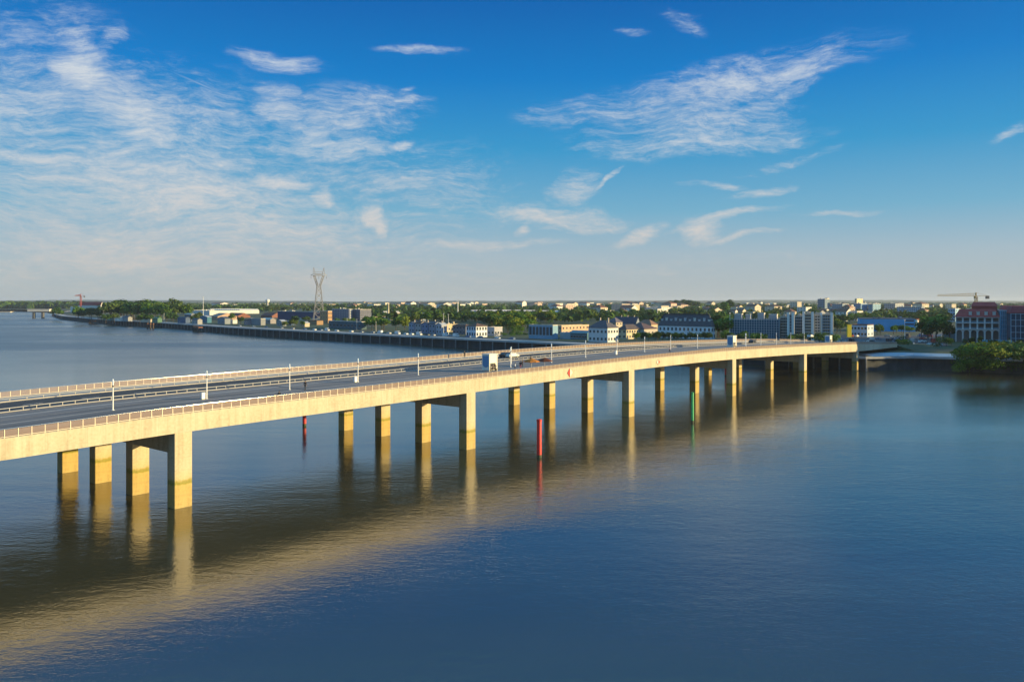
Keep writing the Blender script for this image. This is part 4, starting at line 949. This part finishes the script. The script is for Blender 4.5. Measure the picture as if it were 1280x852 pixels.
# chimney, domes, masts
e = empty('chimney_stack', P(485.3,399,GZ), 0, 'tall slim white chimney standing among the cream halls', 'chimney'); dd = P(485.3,399,GZ).y; hh = 30-dd*(379-HV)/F-GZ
b = MB(); b.lathe([(1.5,0),(1.1,hh-1.2),(1.35,hh-1.1),(1.35,hh),(.9,hh)], 14); put('shaft', b.me('shaft', wallmat((.62,.56,.46)), True), e)
def dome(u, vb, vt, r, label):
    p = P(u, vb, GZ); hh = 30-p.y*(vt-HV)/F-GZ; e = empty('water_tower', p, 0, label, 'water tower')
    b = MB(); b.lathe([(r*.45,0),(r*.4,hh-2*r)],16); put('stem', b.me('stem', wallmat((.5,.48,.45))), e)
    b = MB(); b.lathe([(r*.4,hh-2*r),(r,hh-1.3*r),(r*1.02,hh-.5*r),(r*.7,hh-.1*r),(0,hh)],18); put('tank', b.me('tank', wallmat((.68,.66,.62)), True), e)
dome(334.5, 388, 373.7, 5.2, 'white round water tower rising over the distant tree belt')
def mast(u, vb, vt, label, wd_=.5, lamp=False):
    p = P(u, vb, GZ); hh = 30-p.y*(vt-HV)/F-GZ; e = empty('mast', p, 0, label, 'mast')
    b = MB(); b.tube((0,0,0),(0,0,hh),wd_,wd_*.5); put('pole', b.me('pole', M_white), e)
    b = MB(); b.box(-wd_*2.2,wd_*2.2,-.3,.3,hh,hh+wd_*1.6); put('head', b.me('head', M_white), e)
mast(572.3,398,376.2,'tall white floodlight mast rising above the far trees',.9)
mast(912.4,424,391.5,'tall thin pale mast at the left corner of the scaffolded building',.25)
mast(1131,428,400,'thin dark pole in front of the blue warehouse',.2)
mast(254,398,371,'thin red and white mast above the trees right of the big wood',.5)
for i,(u,vb,vt) in enumerate(((434,411,398),(446,412,399),(470,414,402),(554.5,418,392),(560.5,418,393),(205,404,392))):
    mast(u,vb,vt,['thin quay pole below the dark flats, left one','thin quay pole below the dark flats, right one','thin quay pole in front of the cream low building','slender mast behind the yellow building, left one of two','slender mast behind the yellow building, right one of two','thin white quay pole before the big wood'][i],.16 if i in (0,1,2) else .22)

# pylon
p = P(398.5, 402, GZ); py = empty('electricity_pylon', p, R(20), 'tall grey lattice pylon with a cat head top rising over the quay warehouses', 'pylon')
sc_ = p.y/F; zt = lambda v: 30-p.y*(v-HV)/F-GZ
steel = mat('pylon_steel', (.30,.29,.29), .6, .3)
b = MB()
hb, hw_, ha, htp = zt(402), zt(357), zt(344), zt(334)
def lvl(z):    # half width of the leg frame
    return 6.4 + (2.2-6.4)*min(1, z/hw_)
zs = [0, 10, 19, 27, 34, 39.5, hw_]
zs = [z for z in zs if z < hw_-2]+[hw_]
tk = .4
for sx1 in (-1,1):
    for sy1 in (-1,1):
        for i in range(len(zs)-1): b.bar((sx1*lvl(zs[i]), sy1*lvl(zs[i]), zs[i]), (sx1*lvl(zs[i+1]), sy1*lvl(zs[i+1]), zs[i+1]), tk)
for i in range(len(zs)-1):
    z0, z1 = zs[i], zs[i+1]; w0, w1 = lvl(z0), lvl(z1)
    for s1 in (-1,1):
        b.bar((-w0,s1*w0,z0),(w1,s1*w1,z1),.3); b.bar((w0,s1*w0,z0),(-w1,s1*w1,z1),.3); b.bar((s1*w0,-w0,z0),(s1*w1,w1,z1),.3); b.bar((s1*w0,w0,z0),(s1*w1,-w1,z1),.3)
        b.bar((-w1,s1*w1,z1),(w1,s1*w1,z1),.3); b.bar((s1*w1,-w1,z1),(s1*w1,w1,z1),.3)
put('lattice_tower', b.me('lattice_tower', steel), py)
b = MB()      # V window
for s1 in (-1,1):
    for y in (-1.4,1.4):
        b.bar((s1*2.2,y*1.4,hw_),(s1*6.6,y,ha),.5); b.bar((s1*.6,y*1.6,hw_),(s1*4.4,y,ha),.4)
        for k in range(4):
            f0, f1_ = k/4, (k+1)/4
            b.bar((s1*(2.6+4*f0),y,hw_+(ha-hw_)*f0),(s1*(.6+3.8*f1_),y,hw_+(ha-hw_)*f1_),.22); b.bar((s1*(.6+3.8*f0),y,hw_+(ha-hw_)*f0),(s1*(2.6+4*f1_),y,hw_+(ha-hw_)*f1_),.22)
put('forked_waist', b.me('forked_waist', steel), py)
b = MB(); hwid = 9.4
for y in (-1.2,1.2):
    b.bar((-hwid,0,ha+.2),(-5,y,ha+1.8),.4); b.bar((hwid,0,ha+.2),(5,y,ha+1.8),.4); b.bar((-5,y,ha+1.8),(5,y,ha+1.8),.42); b.bar((-hwid,0,ha+.2),(-5,y,ha-.4),.35); b.bar((hwid,0,ha+.2),(5,y,ha-.4),.35); b.bar((-5,y,ha-.4),(5,y,ha-.4),.4)
    for k in range(10):
        x = -5+k; b.bar((x,y,ha-.4),(x+1,y,ha+1.8),.2)
    for s1 in (-1,1):
        b.bar((s1*4.2,y,ha+1.8),(s1*6.0,0,htp),.4); b.bar((s1*6.6,y*.6,ha+1.2),(s1*6.0,0,htp),.4)
    b.bar((-4.6,y,ha+4.0),(4.6,y,ha+4.0),.3)
put('crossarm', b.me('crossarm', steel), py)
for x in (-9.0, 0, 9.0):
    b = MB(); b.lathe([(.1,-4.2),(.32,-4),(.12,-3.6),(.32,-3.2),(.12,-2.8),(.32,-2.4),(.12,-1.8),(.1,0)],8); put('insulator', b.me('insulator', mat('insul', (.15,.13,.12), .4)), py, (x,0,ha))

# cranes
def crane(u, vb, vtop, vjib, uj0, uj1, c, label, dist):
    y = dist; x = (u-CU)/F*y; z = lambda v: H-y*(v-HV)/F
    e = empty('tower_crane', (x,y,GZ), 0, label, 'crane'); m = mat('crane%.2f'%c[0], c, .5); zj = z(vjib)-GZ; ztp = z(vtop)-GZ; k = min(1.15, .9*y/700)
    b = MB()
    for sx1 in (-1,1):
        for sy1 in (-1,1): b.bar((sx1*k,sy1*k,0),(sx1*k,sy1*k,zj),.35*k)
    n = int(zj/(2.6*k))
    for i in range(n):
        for s1 in (-1,1): b.bar((-k*(-1)**i,s1*k,zj*i/n),(k*(-1)**i,s1*k,zj*(i+1)/n),.22*k); b.bar((s1*k,-k*(-1)**i,zj*i/n),(s1*k,k*(-1)**i,zj*(i+1)/n),.22*k)
    put('mast', b.me('mast', m), e)
    b = MB(); x0 = (uj0-u)/F*y; x1 = (uj1-u)/F*y
    for yy in (-k*.7,k*.7): b.bar((x0,yy,zj+.5),(x1,yy,zj+.5),.35*k)
    b.bar((x0,0,zj+1.2*k+.5),(0,0,zj+2.2*k+.5),.3*k)
    nn_ = 24
    for i in range(nn_):
        xa = x0+(0-x0)*i/nn_; xb = x0+(0-x0)*(i+1)/nn_; b.bar((xa,-k*.7,zj+.5),((xa+xb)/2,0,zj+(1.2+.95*i/nn_)*k+.5),.16*k); b.bar(((xa+xb)/2,0,zj+(1.2+.95*i/nn_)*k+.5),(xb,k*.7,zj+.5),.16*k)
    put('jib', b.me('jib', m), e)
    b = MB(); b.bar((0,0,zj),(0,0,ztp),.8*k); b.bar((0,0,ztp),(x0*.55,0,zj+2*k),.14*k); b.bar((0,0,ztp),(x1*.9,0,zj+.8),.14*k); put('tower_head', b.me('tower_head', m), e)
    s1 = 1 if x1 > 0 else -1
    b = MB(); b.box(min(x1*.78,x1),max(x1*.78,x1),-k,k,zj-2.2*k,zj+.6); put('counterweight', b.me('counterweight', mat('cweight', (.12,.12,.13), .8)), e)
    b = MB(); b.box(-1.6*k,0,-k,k,zj-1.6*k,zj+.3); put('cab', b.me('cab', mat('crane_cab', (.45,.30,.12), .5)), e)
crane(1220, 0, 365.5, 370.5, 1172, 1236, (.42,.30,.14), 'tan tower crane with a long jib behind the arched building', 700)
crane(101, 0, 367, 370, 93.5, 106, (.45,.12,.10), 'small red tower crane left of the red roofed warehouse', 1700)

# far bridge at the left
fb = empty('far_bridge', (-1150,1500,0), 0, 'low distant bridge on paired piers at the far left', 'bridge')
b = MB(); b.box(-900,240,-6,6,10.5,12.2); put('deck', b.me('deck', wallmat((.50,.43,.33))), fb)
for i in range(5):
    for dx_ in (0, 9):
        b = MB(); b.box(-1.6,1.6,-2.5,2.5,-2,10.6); put('pier', b.me('pier', mat('farpier', (.10,.10,.10), .8)), fb, (295-190*i+dx_-9*0-0, 0, 0) if False else (296-200*i-dx_*1.8, 0, 0))
b = MB(); b.box(-20,20,-4,4,12.2,16.2); b.box(-20.5,20.5,-4.4,4.4,16.2,16.8); v_ = put('rail_shelter', b.me('rail_shelter', wallmat((.62,.58,.50))), fb, (290,0,0))
b = MB(); b.prism([(-1060,1478),(-930,1600),(-985,1760),(-800,1500),(-900,1478)][0:2]+[(-985,1765),(-760,1390),(-905,1478)], GZ-.2, 12.1)

# pontoons and dolphins at the quay
tim = mat('timber_dark', (.07,.05,.035), .9); rust = mat('rusty', (.20,.08,.05), .8)
def pontoon(u, v, s, label):
    p = P(u, v); e = empty('pontoon', p, R(-48), label, 'pontoon')
    b = MB(); b.box(-9*s,9*s,-2.5,2.5,-.4,1.0); put('float', b.me('float', tim), e)
    b = MB(); b.box(-8*s,6*s,-2.2,2.2,4.2,5.4); put('platform', b.me('platform', rust), e)
    for x in (-8,-4.8,-1.6,1.6,4.8):
        b = MB(); b.tube((x*s,-2,-2),(x*s,-2,6.4),.35); put('post', b.me('post', tim), e)
pontoon(116, 405.5, 1.2, 'small dark landing stage below the far left quay'); pontoon(248, 415.0, 1.0, 'rusty landing stage on posts at the quay, left of the warehouses')
for i,u in enumerate((184.5,188,191.5)):
    e = empty('mooring_pile', P(u, 411.3+.25*i), 0, 'dark wooden mooring pile at the quay, ' + ['left','middle','right'][i] + ' one of three', 'mooring pile')
    b = MB(); b.lathe([(.9,-2),(.8,7.2),(0,7.4)],10); put('post', b.me('post', tim), e)
    b = MB(); b.lathe([(1.0,5.6),(1.0,6.4)],10); put('band', b.me('band', rust), e)

# ------------------------------------------------------------------ trees
LEAF = {}
def leafmat(k):
    cs = {'green': (.085,.17,.020), 'dark': (.042,.095,.022), 'yellow': (.18,.22,.02), 'olive': (.09,.135,.026)}
    return mat('leaf_'+k, cs[k], .75, var=.4, vscale=.5, objvar=.22, transl=.25, spec=.2)
bark = mat('bark', (.07,.055,.04), .9, var=.3, vscale=2)
def crown_mesh(seed, shape, n=520, leaf=.95, kind='green'):
    rr = random.Random(seed); b = MB(); lobes = []
    # unit crown: height 0.18..1, radius ~.42 (scaled on the object)
    if shape == 'round': zc, rz, rx = .60, .38, .40
    elif shape == 'tall': zc, rz, rx = .56, .43, .22
    elif shape == 'wide': zc, rz, rx = .58, .34, .56
    else: zc, rz, rx = .45, .50, .75
    for i in range(11):
        a = rr.uniform(0,6.283); e = rr.uniform(-.6,1); q_ = math.sqrt(max(0,1-e*e))
        k = rr.uniform(.45,.72); lobes.append((rx*k*q_*math.cos(a), rx*k*q_*math.sin(a), zc+rz*k*e, rr.uniform(.30,.50)))
    lobes.append((0,0,zc,.6))
    for i in range(n):
        lx, ly, lz, lr = lobes[i % len(lobes)]
        a = rr.uniform(0,6.283); e = rr.uniform(-.75,1); q_ = math.sqrt(max(0,1-e*e)); d = Vector((q_*math.cos(a), q_*math.sin(a), e)); r_ = lr*rr.uniform(.72,1.06)
        c = Vector((lx+d.x*r_*rx, ly+d.y*r_*rx, lz+d.z*r_*rz)); 
        if c.z < .07: c.z = .07+rr.random()*.05
        c *= 16
        nrm = (d+Vector((rr.uniform(-.8,.8), rr.uniform(-.8,.8), rr.uniform(-.5,.9)))).normalized(); t1 = nrm.orthogonal().normalized(); t2 = nrm.cross(t1); s = leaf*rr.uniform(.6,1.35)
        k = rr.uniform(0,3.14); u_ = t1*math.cos(k)+t2*math.sin(k); w_ = nrm.cross(u_)
        b.face([c-u_*s*.9-w_*s*.2, c+w_*s*.75+nrm*s*.1, c+u_*s*.9+w_*s*.25, c-w_*s*.7+nrm*s*.15])
    return b.me('crown', leafmat(kind))
def trunk_mesh(seed, shape):
    rr = random.Random(seed); b = MB(); b.tube((0,0,-.3),(.1,.1,6.5),.42,.24,n=7,cap=False); b.tube((.1,.1,6.5),(0,0,11.5),.24,.08,n=6,cap=False)
    for i in range(5):
        a = rr.uniform(0,6.28); z0 = 3.6+i*1.2; l = 3.6 if shape != 'tall' else 1.8
        b.tube((.05,.05,z0),(l*math.cos(a),l*math.sin(a),z0+2.8),.16,.04,n=5,cap=False)
    return b.me('trunk', bark)
PROTO = {}
def proto(shape, kind, k):
    key = (shape, kind, k)
    if key not in PROTO: PROTO[key] = (crown_mesh(hash((shape, k)) % 1000 if False else (k*31+len(shape)*7), shape, kind=kind, n=520 if shape != 'bush' else 300, leaf=.95 if shape != 'tall' else .8), trunk_mesh(k, shape))
    return PROTO[key]
def in_building(x, y, m=1.0):
    for C, D, Bk, a, bb, h in FOOT:
        dx_, dy_ = x-C.x, y-C.y; s = dx_*D.x+dy_*D.y; t = dx_*Bk.x+dy_*Bk.y
        if -a-m < s < m and -m < t < bb+m: return True
    return False
def tree(x, y, h, shape, kind, label, group, sw=1.0, name='tree', cat='tree', z=None):
    k = rnd.randrange(4); cm_, tm_ = proto(shape, kind, k)
    e = empty(name, (x, y, GZ-.1 if z is None else z), rnd.uniform(0,6.28), label, cat, group)
    s = h/15.6
    put('crown', cm_, e, scale=(s*sw, s*sw, s)); 
    if shape != 'bush': put('trunk', tm_, e, scale=(s, s, s))
    return e
def tree_uv(u, vb, vt, shape, kind, label, group=None, sw=1.0, hh=None, **kw):
    p = P(u, vb, GZ); h = hh or H-p.y*(vt-HV)/F-GZ; return tree(p.x, p.y, max(3,h), shape, kind, label, group, sw, **kw)
def belt(n, u0, u1, vb0, vb1, h0, h1, kinds, shapes, label, group, sw=1.0, avoid=True, slope=0):
    for i in range(n):
        for _ in range(8):
            u = rnd.uniform(u0, u1); vb = rnd.uniform(vb0, vb1)+slope*(u-u0)
            p = P(u, vb, GZ)
            if not (avoid and in_building(p.x, p.y, 3)): break
        else: continue
        tree(p.x, p.y, rnd.uniform(h0,h1), rnd.choice(shapes), rnd.choice(kinds), label, group, sw*rnd.uniform(.85,1.2))
RD = ['round','round','wide']
belt(34, 129, 233, 397.5, 401, 20, 26, ['dark','olive','green','olive'], RD, 'tall dark tree in the big riverside wood at the left', 'trees of the big riverside wood', 1.1)
belt(10, 135, 226, 396, 397.5, 25, 29, ['dark','olive'], RD, 'tallest back row tree of the big riverside wood', 'back row trees of the big wood', 1.15)
belt(12, 66, 124, 394.5, 397.5, 10, 18, ['dark','dark','green'], RD, 'low dark tree at the far left tip of the bank', 'trees at the far left tip', 1.2, slope=.06)
belt(14, 232, 412, 388.5, 391, 13, 19, ['dark','green','olive'], RD, 'tree in the belt behind the long cream warehouses', 'tree belt behind the warehouses', 1.4)
belt(16, 132, 300, 401, 405, 7, 12, ['dark','olive','green'], RD, 'small tree between the quayside sheds', 'small trees between the quayside sheds', 1.1)
belt(14, 340, 470, 404, 410, 6, 10, ['green','olive','dark'], RD, 'small tree on the quay verge near the pylon', 'small trees on the quay verge near the pylon', 1.1)
tree_uv(301,405.5,394.5,'round','dark','lone round dark tree among the quayside warehouses',None,1.1)
tree_uv(273,399,392,'round','olive','small olive tree beside the turquoise boat shed',None,1.2)
tree_uv(247,400,391,'round','olive','olive tree behind the low grey quay shed',None,1.2)
belt(12, 455, 508, 409.5, 413, 7, 13, ['green','yellow','olive'], RD, 'bright green tree on the quay in front of the cream low building', 'quay trees before the cream buildings', 1.0)
belt(8, 510, 560, 400, 406, 10, 14, ['green','olive','yellow'], RD, 'sunlit tree behind the dark quay houses', 'trees behind the dark quay houses', 1.1)
belt(13, 508, 585, 391, 399, 11, 16, ['green','dark','olive'], RD, 'tree in the mixed grove left of the sawtooth sheds', 'grove left of the sawtooth sheds', 1.2)
belt(8, 575, 632, 398, 406, 10, 14, ['green','yellow','dark'], RD, 'tree behind the white villa on the quay', 'trees behind the white villa', 1.1)
belt(34, 612, 664, 402, 417, 11, 15.5, ['green','yellow','green','dark'], RD, 'large green tree in the clump left of the colonnaded building', 'green clump beside the colonnaded building', 1.0)
belt(14, 655, 700, 398, 405, 11, 15, ['green','yellow'], RD, 'yellow green tree behind the colonnaded building', 'trees behind the colonnaded building', 1.1)
for i in range(26): tree_uv(rnd.uniform(612,690), rnd.uniform(404,418), 0, 'bush', rnd.choice(['green','dark']), 'dense undergrowth bush beneath the green clump', 'undergrowth of the green clump', .9, name='bush', cat='bush', hh=rnd.uniform(5,8))
for i in range(12): tree_uv(rnd.uniform(616,658), rnd.uniform(418.5,421), 415.5, 'bush', rnd.choice(['green','dark']), 'low shrub at the foot of the green clump', 'shrubs at the foot of the green clump', 1.0, name='shrub', cat='shrub')
belt(15, 698, 740, 391, 402, 10, 15, ['green','yellow','dark','olive'], RD, 'tree in the grove above the apricot building', 'grove above the apricot building', 1.1)
belt(7, 705, 735, 413.5, 416, 5, 7, ['green','olive'], RD, 'small tree against the lit apricot wall', 'small trees by the apricot wall', 1.0)
belt(10, 745, 825, 396, 402, 9, 14, ['green','yellow','dark'], RD, 'tree behind the slate roofed row', 'trees behind the slate roofed row', 1.1)
for i in range(17): tree_uv(795+i*5.7+rnd.uniform(-1.5,1.5), 426.5+rnd.uniform(-.5,1), 415+rnd.uniform(-1.5,1.5), 'round', rnd.choice(['dark','green','dark']), 'small dark tree in the row before the slate roofed block', 'tree row before the slate block', 1.0)
belt(9, 893, 911, 416, 424, 12, 17, ['green','dark'], RD, 'leafy tree between the slate block and the scaffolded building', 'trees beside the scaffolded building', 1.0)
belt(18, 905, 1042, 427.5, 431, 5, 8, ['dark','green'], ['round','bush'], 'low dark tree in the row below the glass towers', 'tree row below the glass towers', 1.1)
tree_uv(905,396,376.5,'tall','green','tall pointed green tree left of the far white roofs',None,1.8)
tree_uv(913,393,374.5,'round','dark','tall dark tree on the skyline right of the pointed green one',None,1.0)
for i in range(9): tree_uv(838+i*4, 388, 374.2+abs(i-4)*.35, 'round', 'dark', 'tall dark tree in the domed knoll on the skyline', 'trees of the domed knoll', 1.3)
belt(16, 1043, 1190, 398.5, 407, 8, 12, ['dark','green'], RD, 'dark tree among the blocks around the blue warehouse', 'trees around the blue warehouse', 1.1)
belt(9, 1043, 1062, 404, 420, 7, 11, ['green','yellow','dark'], RD, 'green tree right of the finned towers', 'trees right of the finned towers', 1.0)
belt(10, 1095, 1140, 415.5, 420, 5, 8, ['dark','green'], RD, 'small dark tree in front of the blue warehouse wall', 'small trees before the blue warehouse', 1.0)
for (u,vb,vt,sw) in ((1160,423,392.5,1.1),(1170,425,391,1.2),(1179,424,396,1.1),(1152,424,402,1.0),(1187,426,404,1.0),(1165,428,402,1.2)): tree_uv(u,vb,vt,'round','green' if vt<393 else 'dark','big round tree in the clump left of the arched building','big trees left of the arched building',sw)
belt(6, 1165, 1192, 397, 402, 12, 15, ['dark','olive'], RD, 'dark tree behind the big round clump', 'dark trees behind the round clump', 1.1)
belt(12, 1120, 1192, 428, 436, 3, 5.5, ['dark','green'], ['bush','round'], 'low tree between the parked cars at the bridge end', 'low trees in the car park', 1.0)
# bank shrubs on the right
def bank_z(v): return GZ
for i in range(30):
    u = 1205+i*3.3+rnd.uniform(-2,2); p = P(u, rnd.uniform(449,453), GZ); tree(p.x, p.y, rnd.uniform(6.5,9.5)*min(1, .45+(u-1198)/40), 'bush', rnd.choice(['green','dark','green','dark','yellow']), 'tall bright bush on top of the right river bank', 'bushes on top of the right bank', 1.25, name='bush', cat='bush')
for i in range(34):
    u = 1198+i*3.1+rnd.uniform(-1,1); p = P(u, 462+rnd.uniform(-1,2), 1.0); tree(p.x, p.y, rnd.uniform(6,9)*min(1,.5+(u-1195)/40), 'bush', rnd.choice(['dark','green']), 'dark bush overhanging the water on the right bank', 'bushes at the water edge on the right bank', 1.15, name='bush', cat='bush', z=rnd.uniform(-.6,1.2))
for i,(u,vb) in enumerate(((1206,433),(1215,432),(1225,431.5),(1238,433),(1244,433),(1256,434.5),(1271,435),(1275,434))): tree_uv(u,vb,vb-9-rnd.uniform(0,3),'round','dark','small dark tree at the foot of the arched building','trees at the foot of the arched building',.9)
# tall riverside trees just outside the picture on the right: they shade the bank and the bridge end
for i in range(9):
    y = 353+i*6.3; x = .655*y+11+rnd.uniform(-2,3); tree(x, y, rnd.uniform(24,29), 'round', 'dark', 'tall riverside tree beyond the right edge of the view', 'tall riverside trees beyond the right edge', 1.0)
for i in range(7):
    tree(330+i*14, 400+i*8+rnd.uniform(-8,8), rnd.uniform(24,30), 'wide', 'dark', 'tall park tree beyond the right edge of the view', 'tall park trees beyond the right edge', 1.0)

# ------------------------------------------------------------------ scattered houses and blocks between hero buildings and skyline
def zone(u):
    for lim, nm in ((262,'behind the big wood'),(345,'behind the cream warehouses'),(412,'near the pylon'),(470,'behind the orange brick flats'),(560,'beyond the white chimney'),(640,'beyond the left sawtooth shed'),(700,'beyond the blue ended sawtooth shed'),(760,'above the old grey villa'),(822,'above the slate roofed row'),(895,'above the slate mansard block'),(975,'above the scaffolded building'),(1045,'above the finned towers'),(1110,'around the cream high rises'),(1165,'behind the white slab block'),(1300,'behind the arched building')):
        if u < lim: return nm
def far_house(u, vb, label_c, wc, rc, wd, hh, roof, big):
    p = P(u, vb, GZ)
    if in_building(p.x, p.y, 4): return
    dpx = F/p.y; u1 = u+wd*dpx*.5; 
    d = 'near the skyline' if vb < 384.5 else ('in the middle distance' if vb < 392 else 'just')
    lb = '%s %s %s %s' % (label_c, 'block' if big else 'house', d, zone(u)); lb = lb.replace('just behind', 'close behind').replace('just above','just above')
    near = vb > 386
    Bd(u-wd*dpx*.4, u+wd*dpx*.1, u+wd*dpx*.6, vb, HV+(H-GZ-hh)*F/p.y, wc, rc, roof, lb, 'building' if big else 'house', 'building' if big else 'house', fl=(max(1,int(hh/3.2)) if near else 0), nf=3 if near else 0, ns=3 if near else 0, group=lb, depth=wd*.6, ang=rnd.uniform(-60,-30))
cols = [('cream',(.58,.50,.38)),('white',(.68,.65,.60)),('pinkish',(.52,.38,.30)),('pale yellow',(.60,.50,.30)),('grey',(.34,.34,.36)),('pale blue',(.36,.44,.54))]
def scatter(n, u0, u1, v0, v1, wlo, whi, hlo, hhi, bigp):
    for i in range(n):
        u = rnd.uniform(u0,u1); vb = v0+(v1-v0)*rnd.random()**1.3; c = cols[min(5,int(abs(rnd.gauss(0,1.8))))]; big = rnd.random() < bigp
        rc, rn = rnd.choice([(TILE,'tiled'),(PR,'flat roofed'),(PR,'flat roofed'),(BRN,'brown roofed')]); roof = 'flat' if rn == 'flat roofed' else rnd.choice(['hip','gable'])
        far_house(u, vb, c[0]+' '+rn, c[1], rc, rnd.uniform(wlo,whi)*(1.5 if big else 1), rnd.uniform(hlo,hhi)*(1.5 if big else 1), roof, big)
scatter(20, 250, 420, 382.5, 386, 25, 60, 7, 12, .4)
scatter(40, 440, 560, 381.5, 390, 16, 45, 7, 12, .4)
scatter(22, 560, 700, 381.5, 388, 18, 40, 7, 12, .3)
scatter(78, 690, 830, 382.5, 397, 18, 34, 9, 13, .35)
scatter(30, 810, 910, 381.5, 394, 15, 40, 6, 10, .3)
scatter(58, 905, 1045, 381, 400, 14, 30, 7, 11, .3)
scatter(46, 1040, 1200, 382, 402, 14, 30, 8, 13, .4)
scatter(26, 1190, 1290, 382, 400, 14, 30, 9, 13, .4)

scatter(30, 440, 700, 381.2, 387, 22, 50, 10, 15, .4)
scatter(34, 690, 900, 381, 392, 18, 34, 10, 15, .35)
scatter(34, 900, 1280, 381, 392, 16, 34, 10, 16, .4)
# far woodland: one mass of countless crowns between the far houses
def clump(b, rr, x, y, w_, h, n):
    for i in range(n):
        a = rr.uniform(0,6.283); e = rr.uniform(-.1,1); q_ = math.sqrt(max(0,1-e*e)); d = Vector((q_*math.cos(a), q_*math.sin(a), e)); k = rr.uniform(.75,1.05)
        c = Vector((x+d.x*w_*k, y+d.y*w_*k, GZ+h*.45+d.z*h*.55*k)); nrm = (d+Vector((rr.uniform(-.6,.6),rr.uniform(-.6,.6),rr.uniform(-.3,.7)))).normalized(); t1 = nrm.orthogonal().normalized(); t2 = nrm.cross(t1); s = w_*.42*rr.uniform(.6,1.3)
        b.face([c-t1*s-t2*s*.3, c+t2*s*.9, c+t1*s+t2*s*.2, c-t2*s*.85])
wm_ = mat('woodland_leaves', (.058,.105,.022), .85, var=.6, vscale=.035, transl=.2, spec=.1)
b = MB(); rr = random.Random(11)
for i in range(5200):
    u = rr.uniform(-60, 1340); vb = 379.3+ (405-379.3)*rr.random()**1.9
    p = P(u, vb, GZ)
    if u < 262 and vb > 389.0: continue
    if u < 110 and vb > 385.5: continue
    if 230 < u < 412 and vb > 390: continue
    if 412 < u < 470 and vb > 395: continue
    if vb > 396 and rr.random() < .3: continue
    if in_building(p.x, p.y, 5): continue
    s = 1 if p.y < 1800 else 1.5+p.y/6000
    clump(b, rr, p.x, p.y, rr.uniform(4,7.5)*s, rr.uniform(8,14)*(1+.25*(s-1)), 26 if p.y < 2500 else 16)
for i in range(500):      # left bank of the far bend
    u = rr.uniform(-80, 92); p = P(u, rr.uniform(384,386.2), GZ); clump(b, rr, p.x, p.y+60, rr.uniform(14,26), rr.uniform(14,24), 18)
o = put('woodland', b.me('woodland', wm_)); o['kind'] = 'stuff'; o['label'] = 'far green woodland mixed through the town'; o['category'] = 'woodland'

# ------------------------------------------------------------------ parked vehicles
vc = [((.75,.74,.72),'white'),((.75,.74,.72),'white'),((.30,.31,.33),'grey'),((.04,.04,.05),'black'),((.10,.16,.30),'blue'),((.45,.44,.42),'silver'),((.35,.04,.03),'red')]
def shore_at(u):      # road point at picture column u
    best = None
    a = offs(q, 14)
    for i in range(len(a)-1):
        p0, p1 = Vector(a[i]), Vector(a[i+1]); k = (u-CU)/F; d = p1-p0; den = d.x-k*d.y
        if abs(den) < 1e-6: continue
        t = (k*p0.y-p0.x)/den
        if 0 <= t <= 1: return p0+d*t, math.atan2(d.y, d.x)
cnt = {}
for u in (300,317,333,352,366,381,393,401,409,421,439,452,466,475,486,497,507,514,524,534,541,549,557,562,570,585,600,622,640):
    r_ = shore_at(u)
    if not r_: continue
    p, an = r_; c = rnd.choice(vc[:6]); kd = 'van' if (u in (409,475,557,524) or rnd.random() < .15) else 'car'
    if kd == 'van': c = vc[0]
    near = 'below the pylon' if 370 < u < 412 else ('by the quayside warehouses' if u <= 370 else ('below the dark flats' if u < 460 else ('before the cream low building' if u < 508 else ('before the dark quay row' if u < 555 else 'before the white villa'))))
    lb = '%s %s on the quay road %s' % (c[1], kd, near)
    vehicle(kd, c[0], (p.x, p.y, GZ+.03), an+(math.pi if rnd.random()<.5 else 0), lb, lb)
for i in range(44):
    u = rnd.uniform(1046, 1184); vb = rnd.choice([421,424.5,428,431.5])+rnd.uniform(-.4,.4)
    if u < 1120 and vb > 430: vb -= 4
    p = P(u, vb, GZ); c = rnd.choice(vc); kd = 'van' if rnd.random() < .22 else 'car'
    rw = {421:'back',424:'second',425:'second',428:'third',427:'third',431:'front',432:'front'}.get(round(vb),'middle')
    lb = '%s %s in the %s row of the car park by the bridge end' % (c[1], kd, rw) + (', left half' if u < 1115 else ', right half')
    lb = '%s %s in the %s %s of the car park by the bridge end' % (c[1], kd, rw+' row,', 'left half' if u < 1115 else 'right half')
    vehicle(kd, c[0], (p.x, p.y, GZ+.07), R(-43+rnd.choice([0,90])), lb, lb)
for o in sc.objects:
    for k in ('_a','_b','_h'):
        if k in o: del o[k]
